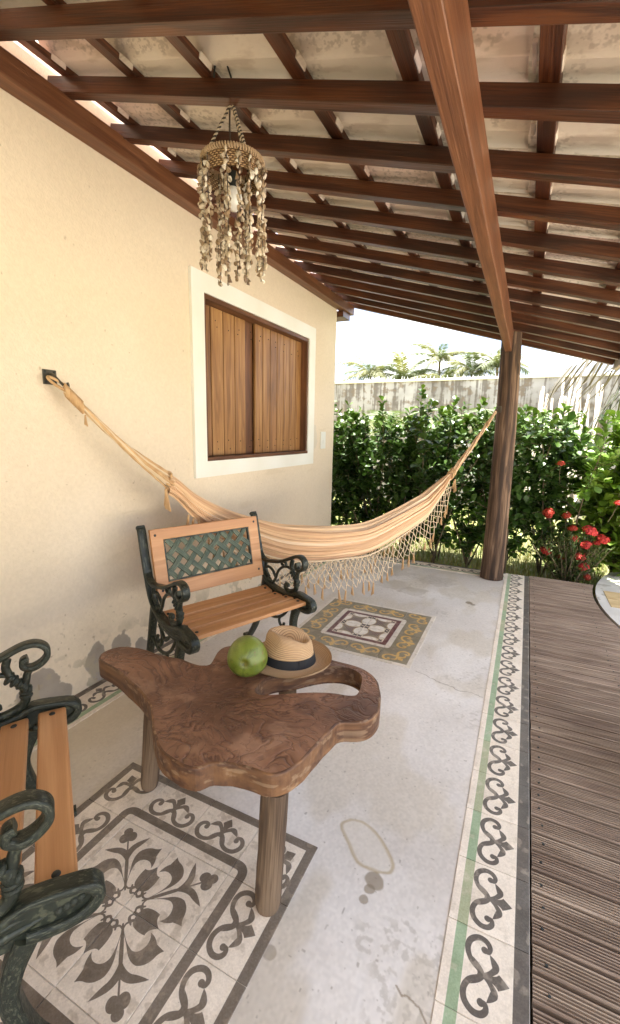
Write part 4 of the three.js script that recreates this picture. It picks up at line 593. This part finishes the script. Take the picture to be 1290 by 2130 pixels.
  // hem and knotted net on both long edges
  for (const sd of [1, -1]) {
    const hemP = (s) => { const [y, hh] = sample(s); return at(s, y - hh * (sd > 0 ? 0.93 : 0.75), sd * hh * (sd > 0 ? 0.62 : 0.78) * (1 + push(s) * 1.6)); };
    const e0 = sd > 0 ? 0.20 : 0.22, e1 = 0.822, hem = []; for (let i = 0; i <= 80; i++) hem.push(hemP(lerp(e0, e1, i / 80))); part('hem', tube(hem, (u) => 0.0055 + 0.001 * Math.sin(u * 200), 6), cord2, t);
    const cols = 50, rows = 5, drop = (u) => { const env = Math.pow(Math.sin(Math.PI * clamp(0.06 + u * 0.90)), 0.55); return env * (0.150 + 0.045 * Math.pow(Math.abs(Math.sin(u * Math.PI * 5.5 + 0.7)), 0.8)) * (sd > 0 ? 1 : 1.06); };
    const node = (i, j) => { const u = (i + 0.5 * (j % 2)) / cols, s = lerp(e0, e1, clamp(u)), p = hemP(s), k = j / rows, d = drop(clamp(u)); return V(p.x + side.x * sd * (0.05 * k + 0.02 * Math.sin(u * 17) * k), p.y - d * k + 0.006 * Math.sin(i * 3.1 + j * 1.7), p.z + side.z * sd * (0.05 * k + 0.02 * Math.sin(u * 17) * k)).add(V(dx, 0, dz).multiplyScalar(0.004 * Math.sin(i * 1.3 + j * 2.1) * k)); };
    const segs = [], seg = (a, b) => { const m = a.clone().lerp(b, 0.5); m.y -= 0.0035; segs.push(tube([a, m, b], 0.0024, 4, false)); };
    for (let j = 0; j < rows; j++) for (let i = 0; i < cols; i++) { seg(node(i, j), node(i, j + 1)); const o = j % 2 ? i + 1 : i - 1; if (o >= 0 && o < cols) seg(node(i, j), node(o, j + 1)); }
    part('net_fringe', merge(segs), netM, t);
    for (let i = 0; i < cols; i++) if (i % 5 < 3) tassel(node(i, rows), 1.05);
  }
}
// wall hook plate and post hook
{
  const h = thing('wall_hook', 'tarnished square hook plate screwed to the cream wall holding the hammock', 'hook', [WALL_X, 1.492, -1.285]);
  part('plate', rbox(0.006, 0.062, 0.062, 0.002, 'y'), MAT.steel, h, [0.003, 0, 0]);
  for (const [a, b] of [[1, 1], [1, -1], [-1, 1], [-1, -1]]) part('screw', new THREE.SphereGeometry(0.006, 8, 6), MAT.bolt, h, [0.006, a * 0.021, b * 0.021]).scale.x = 0.6;
  part('hook_bar', tube(curve([[0.004, 0.012, 0], [0.028, 0.010, 0], [0.040, -0.004, -0.004], [0.060, -0.030, -0.016], [0.072, -0.042, -0.022], [0.078, -0.036, -0.03], [0.074, -0.022, -0.03]], 30), 0.0055, 8), MAT.steel, h);
  const q = thing('post_hook', 'small metal hook on the timber post holding the hammock end', 'hook', [-0.262, 1.497, -4.175]);
  part('plate', rbox(0.05, 0.055, 0.006, 0.002, 'y'), MAT.steel, q, [0.015, 0.005, 0.004]).rotation.y = -0.5; part('hook_bar', tube(curve([[0.012, 0.008, 0.008], [-0.004, 0.006, 0.026], [-0.012, -0.012, 0.020], [-0.004, -0.022, 0.010]], 16), 0.0045, 8), MAT.steel, q);
}

// ---------------------------------------------------------------- shell lampshade
{
  const cx = -1.005, cz = -1.42, t = thing('shell_lampshade', 'hanging lampshade of woven ring and long strands of small sea shells', 'lampshade', [cx, 2.19, cz]);
  const weave = std({ map: makeTex(512, 128, (u, v) => { const a = mod(u * 40 + Math.floor(v * 8) * 0.5, 1), b = mod(v * 8, 1), k = Math.sin(a * Math.PI) * Math.sin(b * Math.PI); return mixc([88, 62, 38], [188, 154, 110], clamp(k * 1.2)); }), bumpMap: makeTex(512, 128, (u, v) => Math.sin(mod(u * 40 + Math.floor(v * 8) * 0.5, 1) * Math.PI) * Math.sin(mod(v * 8, 1) * Math.PI), { srgb: false }), bumpScale: 0.004, roughness: 0.9 });
  const r0 = 0.100, ringT = V(0.05, 0, -0.03);
  part('woven_ring', merge([grid(64, 6, (u, v) => { const a = u * 6.2832; return V(Math.cos(a) * r0, -0.005 - 0.054 * v, Math.sin(a) * r0); }), grid(64, 6, (u, v) => { const a = u * 6.2832; return V(Math.cos(a) * (r0 - 0.005), -0.005 - 0.054 * v, Math.sin(a) * (r0 - 0.005)); })]), weave, t);
  { const pts = []; for (let i = 0; i <= 640; i++) { const u = i / 640, a = u * 6.2832, b = u * 6.2832 * 70; pts.push(V(Math.cos(a) * (r0 + 0.0075 * Math.cos(b)), 0.0075 * Math.sin(b), Math.sin(a) * (r0 + 0.0075 * Math.cos(b)))); } part('rim_coil', tube(pts, 0.0034, 5), std({ color: new THREE.Color(0.42, 0.29, 0.17), roughness: 0.9 }), t); }
  const rope = std({ color: new THREE.Color(0.50, 0.40, 0.28), roughness: 0.9 }), dark = std({ color: new THREE.Color(0.05, 0.035, 0.025), roughness: 0.9 });
  for (let k = 0; k < 3; k++) { const a = k * 2.094 + 0.55, e = V(Math.cos(a) * r0, 0.006, Math.sin(a) * r0), top = V(0, 0.182, 0), g = [[], []]; for (let i = 0; i <= 90; i++) { const u = i / 90, p = top.clone().lerp(e, u); for (const s of [0, 1]) g[s].push(V(p.x + 0.0032 * Math.cos(u * 80 + s * 3.14), p.y, p.z + 0.0032 * Math.sin(u * 80 + s * 3.14))); } const c = part('suspension_cord', tube(g[0], 0.003, 5), rope, t); part('dark_strand', tube(g[1], 0.003, 5), dark, c); }
  part('hanging_wire', tube(curve([[0, 0.182, 0], [0.001, 0.245, 0.002]], 4), 0.0016, 5), MAT.steel, t);
  part('hanging_hook', tube(curve([[-0.035, 0.232, 0.05], [-0.028, 0.262, 0.052], [-0.004, 0.266, 0.052], [0.014, 0.258, 0.05], [0.018, 0.245, 0.045], [0.001, 0.245, 0.002]], 30), 0.003, 6), MAT.bolt, t);
  part('cable', tube(curve([[-0.006, 0.182, 0.004], [-0.008, 0.1, 0.004], [-0.004, 0.0, 0.002], [0, -0.05, 0]], 10), 0.0032, 6), dark, t);
  part('lamp_socket', new THREE.CylinderGeometry(0.019, 0.021, 0.05, 16).translate(0, -0.055, 0), MAT.bolt, t);
  part('bulb', new THREE.LatheGeometry([[0, -0.150], [0.012, -0.149], [0.024, -0.142], [0.031, -0.128], [0.033, -0.112], [0.030, -0.096], [0.022, -0.082], [0.016, -0.075]].map(([a, b]) => new THREE.Vector2(a, b)), 24), std({ color: new THREE.Color(0.80, 0.77, 0.70), roughness: 0.2 }), t);
  const R = rng(99), shellM = std({ color: 0xffffff, vertexColors: true, roughness: 0.5 });
  const base = [new THREE.SphereGeometry(1, 7, 5), new THREE.ConeGeometry(0.9, 2, 7, 2), new THREE.SphereGeometry(1, 7, 5, 0, Math.PI * 2, 0, Math.PI * 0.55)].map((g) => g.toNonIndexed());
  const n = 18;
  for (let k = 0; k < n; k++) {
    const a = k / n * 6.283 + R() * 0.1, rr = k % 5 === 4 ? r0 * 0.62 : r0 + 0.006, L = 0.31 + 0.05 * R() + (k % 5 === 4 ? 0.02 : 0), x0 = Math.cos(a) * rr, z0 = Math.sin(a) * rr, y0 = k % 5 === 4 ? -0.02 : -0.006 - 0.012 * R(), sw = R() * 6, list = [];
    const pos = (u) => V(x0 * (1 + 0.03 * Math.sin(u * 7 + sw)), y0 - L * u, z0 * (1 + 0.03 * Math.cos(u * 6 + sw)));
    const cg = tube([...Array(14)].map((_, i) => pos(i / 13)), 0.0018, 4).toNonIndexed(); list.push(colour(cg, () => [0.05, 0.035, 0.025]));
    let u = 0.03; while (u < 1.0) { const s = 0.0050 + 0.0043 * R(), g = base[Math.floor(R() * 3)].clone(), p = pos(u), sh = R(), col = sh < 0.40 ? [0.50, 0.40, 0.28] : sh < 0.70 ? [0.31, 0.21, 0.12] : sh < 0.90 ? [0.68, 0.60, 0.48] : [0.20, 0.13, 0.08]; g.scale(s * (0.9 + 0.5 * R()), s * (1.0 + 0.7 * R()), s * 0.7); g.rotateZ((R() - 0.5) * 2.6); g.rotateY(R() * 6.3); const o = R() * 6.3; g.translate(p.x + Math.cos(o) * s * 0.85, p.y, p.z + Math.sin(o) * s * 0.85); list.push(colour(g, (q, i) => { const w = 0.75 + 0.5 * hash(Math.round(q.y * 2500), i % 5, k); return col.map((c) => c * w); })); u += (s * 1.15) / L; }
    part('shell_strand', merge(list), shellM, t);
  }
}

// ---------------------------------------------------------------- plants
const leafMat = (r, g, b, o = {}) => new THREE.MeshPhysicalMaterial({ color: new THREE.Color(r, g, b), roughness: 0.42, side: THREE.DoubleSide, transmission: 0.52, thickness: 0, specularIntensity: 0.45, ...o });
function leafGeo(widths, fold = 0.25, droop = 0.15) {                    // unit leaf along +y, facing +z
  const n = widths.length - 1; return grid(n, 2, (u, v, i, j) => V((j - 1) * widths[i], u, Math.abs(j - 1) * widths[i] * fold - droop * u * u));
}
const barkM = std({ map: makeTex(128, 128, (u, v) => mixc([70, 58, 42], [128, 112, 86], fbm(u, v, 4, 10, 4, 901))), roughness: 0.9 });
function leafMatrix(p, dir, up, len, wid) { const y = dir.clone().normalize(), x = V().crossVectors(y, up).normalize(), z = V().crossVectors(x, y); return new THREE.Matrix4().makeBasis(x.multiplyScalar(wid), y.multiplyScalar(len), z.multiplyScalar(len)).setPosition(p); }
const wander = (R, p, dir, len, n, bend) => { const pts = [p.clone()], d = dir.clone().normalize(); for (let i = 0; i < n; i++) { d.add(V(R() - 0.5, R() - 0.45, R() - 0.5).multiplyScalar(bend)).normalize(); pts.push(pts[i].clone().addScaledVector(d, len / n)); } return pts; };
{
  const R = rng(123), hedge = thing('hedge', 'long green hedge of paddle shaped leaves behind the veranda edge and the post', 'hedge');
  const lg = leafGeo([0.03, 0.17, 0.29, 0.38, 0.41, 0.31, 0.03], 0.30, 0.10), leaves = [], stems = [];
  const addTwig = (p, d, len, big) => {
    const pts = wander(R, p, d, len, 4, 0.35); stems.push(tube(pts, (u) => lerp(0.0035, 0.0018, u), 4, false));
    const n = Math.max(2, Math.round(len / 0.036));
    for (let i = 1; i <= n; i++) { const u = i / n, k = Math.min(3, Math.floor(u * 4)), q = pts[k].clone().lerp(pts[k + 1], u * 4 - k), ax = pts[k + 1].clone().sub(pts[k]).normalize(), s = V(R() - 0.5, R() * 0.5, R() - 0.5).cross(ax).normalize(); for (const w of [1, -1]) { const dir = ax.clone().multiplyScalar(0.45 + R() * 0.6).addScaledVector(s, w).add(V(0, 0.15 - 0.5 * (1 - u) * R(), 0)); const L = (0.056 + 0.032 * R()) * (big ? 1.25 : 1); leaves.push([leafMatrix(q, dir, V((R() - 0.5) * 1.3, 1, (R() - 0.5) * 1.3), L, L * 0.95), q, 0.30 + R() * 0.7]); } }
  };
  for (let k = 0; k < 92; k++) {
    const x = -2.75 + 5.35 * (k + R()) / 92, z = -4.80 - 0.42 * R() - (x > -0.05 && x < 0.9 ? 0.12 : 0), gap = 1 - 0.55 * Math.exp(-Math.pow((x + 1.33) / 0.16, 2)), h = (1.36 + 0.20 * Math.sin(x * 5.2 + 1.4) * 0.5 + 0.24 * (R() - 0.4)) * (0.82 + 0.18 * gap) + (k % 17 === 5 ? 0.16 : 0);
    const bx = Math.round((x + 0.11) / 0.36) * 0.36 - 0.11 + (R() - 0.5) * 0.05, st = wander(R, V(bx, -0.16, z), V((x - bx) * 2.2 + (R() - 0.5) * 0.25, 1.0, (R() - 0.5) * 0.3), h + 0.16, 9, 0.22); stems.push(tube(st, (u) => lerp(0.010, 0.0032, u), 5, false));
    for (let i = 1; i < 9; i++) { const y = st[i].y, m = y < 0.30 ? 2.4 : y < 0.55 ? 3.0 : 3.8; for (let q = 0; q < m; q++) { if (q > m - 1 && R() > m % 1) continue; const a = R() * 6.28, e = 0.1 + R() * 0.9; addTwig(st[i].clone().lerp(st[Math.min(9, i + 1)], R()), V(Math.cos(a), e, Math.sin(a)), 0.10 + R() * 0.20, x > 0.55); } }
    addTwig(st[9], V((R() - 0.5) * 0.4, 1, (R() - 0.5) * 0.4), 0.12 + R() * 0.14, x > 0.55);
  }
  part('stems', merge(stems), barkM, hedge);
  const eye = camera.position, inFrame = ([, q]) => q.x > -1.85 + (q.z + 4.4) * -0.35 - 0.5 && q.x < 0.95 && q.y > 0.1;
  const order = leaves.map((l, i) => [i, inFrame(l) ? l[1].distanceTo(eye) - (l[1].x > 0.3 ? 0.6 : 0) : 99]).sort((a, b) => a[1] - b[1]), near = new Set(order.slice(0, 280).map((o) => o[0]));
  const lm = [leafMat(0.055, 0.115, 0.018), leafMat(0.075, 0.145, 0.022), leafMat(0.10, 0.175, 0.025), leafMat(0.048, 0.10, 0.016), leafMat(0.13, 0.23, 0.03), leafMat(0.17, 0.27, 0.04)];  // last two greens are brighter, imitating sunlight on the right-hand leaves
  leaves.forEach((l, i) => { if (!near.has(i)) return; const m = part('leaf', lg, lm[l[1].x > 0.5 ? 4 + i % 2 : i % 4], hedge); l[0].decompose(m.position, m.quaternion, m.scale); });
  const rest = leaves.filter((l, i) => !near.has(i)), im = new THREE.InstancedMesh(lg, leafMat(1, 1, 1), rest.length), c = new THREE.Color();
  rest.forEach((l, i) => { im.setMatrixAt(i, l[0]); const t = l[2], lime = sstep(0.35, 0.8, l[1].x), sunlitGreen = Math.max(sstep(1.15, 1.5, l[1].y), sstep(0.45, 0.8, l[1].x)) * R(); c.setRGB(lerp(0.034, 0.072, t) + sunlitGreen * 0.05 + lime * 0.07, lerp(0.080, 0.135, t) + sunlitGreen * 0.06 + lime * 0.10, lerp(0.012, 0.022, t)); im.setColorAt(i, c); });  // leaf colour brightened toward top and right in place of sunlight
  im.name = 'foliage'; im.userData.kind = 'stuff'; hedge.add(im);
}
function floretHead(R, r) {                                              // a dome of small four-petalled florets
  const pet = leafGeo([0.05, 0.30, 0.36, 0.06], 0.1, 0.1), list = [];
  for (let i = 0; i < 30; i++) { const y = 1 - (i + 0.5) / 30 * 1.1, a = i * 2.4, s = Math.sqrt(Math.max(0, 1 - y * y)), d = V(Math.cos(a) * s, y, Math.sin(a) * s), p = d.clone().multiplyScalar(r * (0.72 + 0.45 * R())), t1 = V(0, 1, 0.01).cross(d).normalize(), t2 = V().crossVectors(d, t1), o = R() * 1.6; for (let k = 0; k < 4; k++) { const q = o + k * 1.571, dir = t1.clone().multiplyScalar(Math.cos(q)).addScaledVector(t2, Math.sin(q)).addScaledVector(d, 0.25); list.push(pet.clone().applyMatrix4(leafMatrix(p, dir, d, r * 0.40, r * 0.40))); } }
  return merge(list);
}
{
  const R = rng(321), lg = leafGeo([0.02, 0.13, 0.17, 0.13, 0.01], 0.3, 0.2);
  const shrub = (label, cx, cz, w, d, h, N, cols, seed, dens) => {
    const o = thing('flowering_shrub', label, 'shrub', [cx, -0.05, cz]), stems = [], L = [], Q = rng(seed);
    for (let k = 0; k < N; k++) {
      const a = Q() * 6.28, rr = Math.sqrt(Q()), st = wander(Q, V((Q() - 0.5) * 0.10, -0.1, (Q() - 0.5) * 0.08), V(Math.cos(a) * rr * w, h * (1.1 - 0.4 * rr), Math.sin(a) * rr * d), Math.hypot(rr * w, h * (1.05 - 0.35 * rr)) + 0.05, 8, 0.2); stems.push(tube(st, (u) => lerp(0.006, 0.002, u), 4, false));
      for (let i = 2; i <= 8; i++) for (let q = 0; q < dens; q++) { const u = Q(), p = st[i - 1].clone().lerp(st[i], u), ax = st[i].clone().sub(st[i - 1]).normalize(), b = V(Q() - 0.5, Q() - 0.3, Q() - 0.5).normalize(), len = 0.030 + 0.026 * Q(); L.push(leafMatrix(p.addScaledVector(b, 0.035 * Q()), ax.multiplyScalar(0.8).add(b), V(Q() - 0.5, 1, Q() - 0.5), len, len)); }
    }
    part('stems', merge(stems), barkM, o); const im = new THREE.InstancedMesh(lg, leafMat(1, 1, 1), L.length), c = new THREE.Color(); L.forEach((m, i) => { im.setMatrixAt(i, m); const t = Q(); c.setRGB(lerp(cols[0][0], cols[1][0], t), lerp(cols[0][1], cols[1][1], t), lerp(cols[0][2], cols[1][2], t)); im.setColorAt(i, c); }); im.name = 'foliage'; im.userData.kind = 'stuff'; o.add(im); return o;
  };
  const ix = shrub('bushy shrub with coral red flower clusters growing at the end of the deck', 0.46, -4.74, 0.30, 0.15, 0.50, 64, [[0.06, 0.10, 0.025], [0.16, 0.20, 0.05]], 11, 5);
  shrub('fine-leaved yellow green shrub at the edge of the round patio', 0.98, -5.28, 0.36, 0.22, 0.62, 70, [[0.14, 0.19, 0.04], [0.28, 0.30, 0.08]], 13, 6);
  const red = [new THREE.Color(0.42, 0.032, 0.025), new THREE.Color(0.50, 0.045, 0.042), new THREE.Color(0.32, 0.032, 0.016)].map((color) => new THREE.MeshPhysicalMaterial({ color, roughness: 0.6, side: THREE.DoubleSide, transmission: 0.2, thickness: 0, specularIntensity: 0.4 }));
  const heads = [floretHead(R, 1), floretHead(R, 1)].map((g) => g.scale(1.15, 0.85, 1.1));
  [[0.294, 1.036, 0.030, 2], [0.243, 0.574, 0.040, 2], [0.25, 0.545, 0.03, 2], [0.396, 0.557, 0.030, 2], [0.46, 0.44, 0.032, 2], [0.590, 0.440, 0.042, 1], [0.618, 0.412, 0.042, 1], [0.475, 0.336, 0.036, 0], [0.584, 0.299, 0.041, 1], [0.705, 0.365, 0.041, 0], [0.665, 0.323, 0.027, 0], [0.551, 0.183, 0.041, 1], [0.58, 0.094, 0.041, 1], [0.257, 0.203, 0.041, 0], [0.388, 0.155, 0.032, 2], [0.62, 0.0, 0.027, 2], [0.788, 0.706, 0.032, 0]].forEach(([x, y, r, m], i) => {
    const z = -4.70 - 0.05 * R(), o = part('flower_head', heads[i % 2], red[m], ix, [x - 0.46, y + 0.05, z + 4.74]); o.scale.setScalar(r); o.rotation.set(0.5 + (R() - 0.5) * 0.5, R() * 6, (R() - 0.5) * 0.5);
    part('flower_stalk', tube(wander(R, V(x - 0.46, y + 0.05, z + 4.74), V((0.46 - x) * 0.5, -0.6, -0.2), 0.20, 5, 0.2), 0.0022, 4, false), barkM, ix);
  });
}
// a palm frond: arching rib with hanging leaflets; built along +x, arching down
function frondGeo(len, arch, leafLen, n, seed, hang = 0.5, wide = 0.03) {
  const R = rng(seed), rib = [...Array(13)].map((_, i) => { const u = i / 12; return V(len * u * (1 - 0.18 * arch * u), len * (0.32 * u - arch * u * u), 0); }), c = new THREE.CatmullRomCurve3(rib), list = [tube(rib, (u) => lerp(0.018, 0.004, u) * len / 2, 5, false)];
  for (let i = 0; i < n; i++) for (const s of [1, -1]) {
    const u = 0.12 + 0.86 * (i + R() * 0.6) / n, p = c.getPoint(u), t = c.getTangent(u), L = leafLen * (0.45 + 0.75 * Math.sin(Math.PI * (0.12 + 0.75 * u))) * (0.85 + 0.3 * R()), d = V(t.x * 0.7, t.y * 0.7 + 0.15, s * (0.75 + 0.2 * R())).normalize();
    const q = []; for (let k = 0; k <= 4; k++) { const w = k / 4; q.push(p.clone().addScaledVector(d, L * w).add(V(0, -hang * L * w * w * (0.7 + 0.6 * R()), 0))); }
    list.push(grid(4, 1, (a, b, ii, jj) => q[ii].clone().add(V(t.x, t.y, t.z).multiplyScalar((jj - 0.5) * wide * len / 2 * Math.sin(Math.PI * (0.15 + 0.83 * a))))));
  }
  return merge(list);
}
{
  const mats = [leafMat(0.085, 0.11, 0.025, { roughness: 0.7 }), leafMat(0.13, 0.135, 0.03, { roughness: 0.7 }), leafMat(0.065, 0.09, 0.022, { roughness: 0.7 })];
  const fg = [frondGeo(3.3, 0.55, 0.75, 34, 5, 0.6, 0.05), frondGeo(3.3, 0.85, 0.75, 34, 6, 0.8, 0.05), frondGeo(3.0, 0.28, 0.7, 32, 7, 0.4, 0.05)];
  const palm = (label, x, y, z, seed, sc) => {
    const R = rng(seed), o = thing('coconut_palm', label, 'palm tree', [x, -0.2, z], 0, 'palms beyond the boundary wall');
    part('trunk', tube(curve([[0.4, 0, 0], [0.15, y * 0.5, 0.1], [0, y, 0]], 16), (u) => lerp(0.22, 0.13, u) * (1 + 0.05 * Math.sin(u * 120)), 9), barkM, o);
    for (let k = 0; k < 17; k++) { const f = part('frond', fg[k % 3], mats[Math.floor(R() * 3)], o, [0, y, 0]); f.rotation.set(0, k * 2.4 + R() * 0.5, 0.1 + 0.75 * (k / 17) * (R() * 0.6 + 0.7), 'YXZ'); f.scale.setScalar(sc * 1.12 * (0.8 + 0.4 * R())); }
  };
  palm('leftmost of the palm crowns above the boundary wall, near the house corner', -18.4, 8.3, -55, 1, 1.15);
  palm('low palm crown second from the house above the boundary wall', -14.2, 7.7, -55, 2, 1.15);
  palm('tallest palm crown rising above the middle of the boundary wall', -10.1, 9.7, -55, 3, 1.0);
  palm('dense yellow green palm crown just right of the tallest one', -8.7, 6.8, -52, 6, 0.95);
  palm('palm crown left of the timber post above the wall', -6.2, 8.1, -53, 4, 0.95);
  palm('bright yellow palm crown half hidden by the timber post', -3.6, 8.4, -52, 5, 0.95);
  // small sunlit palms behind the hedge
  const sm = [leafMat(0.10, 0.17, 0.015, { roughness: 0.6 }), leafMat(0.16, 0.19, 0.018, { roughness: 0.6 })], sg = [frondGeo(0.85, 0.55, 0.26, 26, 15, 0.25, 0.03), frondGeo(0.8, 0.8, 0.24, 24, 16, 0.35, 0.03)];
  const sunlitGreen = (label, x, z, h, seed, n, sp) => { const R = rng(seed), o = thing('young_palm', label, 'palm', [x, -0.17, z]); part('trunk', tube(curve([[0, 0, 0], [0.02, h * 0.5, 0], [0, h, 0]], 6), 0.03, 7), barkM, o); for (let k = 0; k < n; k++) { const f = part('frond', sg[k % 2], sm[k % 2], o, [0, h, 0]); f.rotation.set(0, sp + k * 2.4 + R() * 0.4, 0.15 + 0.5 * R(), 'YXZ'); } };
  sunlitGreen('small bright green palm showing above the hedge left of the hammock end', -1.62, -5.75, 1.50, 5, 8, 0); sunlitGreen('small yellow green palm showing beside the timber post above the hedge', -0.34, -6.0, 1.50, 7, 8, 1);
  // the drooping dry fronds at the eave come from a palm just out of the frame
  const dry = [leafMat(0.060, 0.048, 0.020, { roughness: 0.7 }), leafMat(0.040, 0.045, 0.012, { roughness: 0.6 }), leafMat(0.075, 0.06, 0.028, { roughness: 0.7 })], dg = [frondGeo(2.0, 0.50, 0.66, 13, 25, 0.85, 0.040), frondGeo(1.9, 0.66, 0.62, 12, 26, 0.95, 0.040)];
  const o = thing('drooping_palm', 'palm with dry hanging fronds reaching in under the eave beside the stakes', 'palm tree', [2.15, -0.17, -6.2]);
  part('trunk', tube(curve([[0.1, 0, 0], [0.05, 1.2, 0], [0, 2.55, 0]], 14), (u) => 0.11 * (1 + 0.06 * Math.sin(u * 90)), 10), barkM, o);
  for (let k = 0; k < 9; k++) { const f = part('frond', dg[k % 2], dry[k % 3], o, [0, 2.5, 0]); f.rotation.set(0, [3.10, 2.60, 3.75, 0.4, 1.2, 5.2, 5.9, 1.8, 4.6][k], [0.05, -0.12, -0.05, 0.3, 0.3, 0.2, 0.2, 0.3, 0.4][k], 'YXZ'); }
}

// ---------------------------------------------------------------- boundary wall, stakes, red roof beyond
{
  const m = std({ map: makeTex(2048, 512, (u, v) => { const n = fbm(u, v, 30, 6, 5, 951), st = fbm(u, v, 330, 3, 4, 955), bl = fbm(u, v, 120, 30, 4, 959); let c = mixc([136, 132, 127], [184, 181, 178], clamp(n * 1.6 - 0.3)); c = mixc(c, [74, 65, 56], sstep(0.47, 0.64, st * 0.7 + bl * 0.35) * 0.55); return mixc(c, [126, 110, 92], sstep(0.60, 0.70, bl) * 0.55); }, { rx: 1, ry: 1 }), bumpMap: dents, bumpScale: 0.004, roughness: 0.95 });
  const w = thing('boundary_wall', 'stained grey white plastered boundary wall beyond the hedge', 'wall');
  const g = new THREE.BoxGeometry(26, 2.55, 0.18, 1, 1, 1), p = g.attributes.position, uv = g.attributes.uv; for (let i = 0; i < p.count; i++) uv.setXY(i, p.getX(i) / 14, p.getY(i) / 2.55 + 0.5);
  const b = part('wall', g, m, w, [-1, 1.07, -9.6]); b.rotation.y = -0.012; const cp = part('coping', rbox(26, 0.045, 0.24, 0.006), MAT.whitePaint, w, [-1, 2.367, -9.6]); cp.rotation.y = -0.012;
  const R = rng(17), sp = []; for (let i = 0; i < 150; i++) sp.push(placed(new THREE.ConeGeometry(0.012 + R() * 0.014, 0.06 + R() * 0.09, 4), -8 + i * 0.09 + R() * 0.07, 2.41, -9.6 + (R() - 0.5) * 0.1 - (-8 + i * 0.09 + 1) * -0.012, (R() - 0.5) * 0.5, R() * 3, (R() - 0.5) * 0.5));
  const sh = part('glass_shards', merge(sp), std({ color: new THREE.Color(0.55, 0.56, 0.54), roughness: 0.3 }), w); sh.userData.kind = 'stuff';
  const s = thing('stake_pile', 'pale bleached wooden stakes leaning together against the boundary wall', 'stakes', [0.55, -0.17, -9.0]), sm = std({ map: woodTex([150, 136, 118], [198, 186, 170], [226, 218, 206], 961), roughness: 0.9 });
  for (let i = 0; i < 16; i++) { const x = -0.5 + 1.0 * (i + R() * 0.8) / 16, h = 2.1 + R() * 0.42; part('stake', tube(curve([[x + (R() - 0.5) * 0.5, 0, 0.25 + R() * 0.2], [x + (R() - 0.5) * 0.12, h * 0.5, 0.05 + (R() - 0.5) * 0.1], [x + (R() - 0.2) * 0.12, h, -0.35 + R() * 0.06]], 10), (u) => lerp(0.034, 0.022, u) * (1 + 0.1 * Math.sin(u * 20 + i)), 7), sm, s); }
  const h = thing('distant_house', 'distant house with a red tiled roof peeking over the wall beside the post', 'house', [-5.2, -0.2, -58]);
  const gable = new THREE.Shape([[-2.2, 0], [2.2, 0], [0, 0.9]].map(([a, q]) => new THREE.Vector2(a, q)));
  part('wall', new THREE.BoxGeometry(4, 6.3, 5).translate(0, 3.15, 0), std({ color: new THREE.Color(0.7, 0.66, 0.6) }), h); part('roof', new THREE.ExtrudeGeometry(gable, { depth: 5.4, bevelEnabled: false }).translate(0, 6.3, -2.7), std({ color: new THREE.Color(0.42, 0.12, 0.07), bumpMap: dents, bumpScale: 0.05 }), h);
}
// a dark wooden stool whose edge reaches into the frame on the deck
{
  const s = thing('wooden_stool', 'dark wooden stool on the deck, only its rounded edge inside the frame', 'stool', [0.665, 0, -1.86]), pts = [[0, 0.30], [0.20, 0.30], [0.225, 0.31], [0.232, 0.335], [0.232, 0.375], [0.222, 0.397], [0.20, 0.402], [0, 0.402]];
  part('seat', new THREE.LatheGeometry(pts.map(([a, b]) => new THREE.Vector2(a, b)), 48), MAT.post, s); for (let k = 0; k < 4; k++) { const a = k * 1.571 + 0.6; part('leg', tube(curve([[Math.cos(a) * 0.16, 0, Math.sin(a) * 0.16], [Math.cos(a) * 0.12, 0.31, Math.sin(a) * 0.12]], 3), 0.022, 10), MAT.post, s); }
}

// ---------------------------------------------------------------- shadows, render
scene.traverse((o) => { if (o.isMesh) { o.castShadow = true; o.receiveShadow = true; } });
renderer.setSize(620, 1024);
renderer.render(scene, camera);
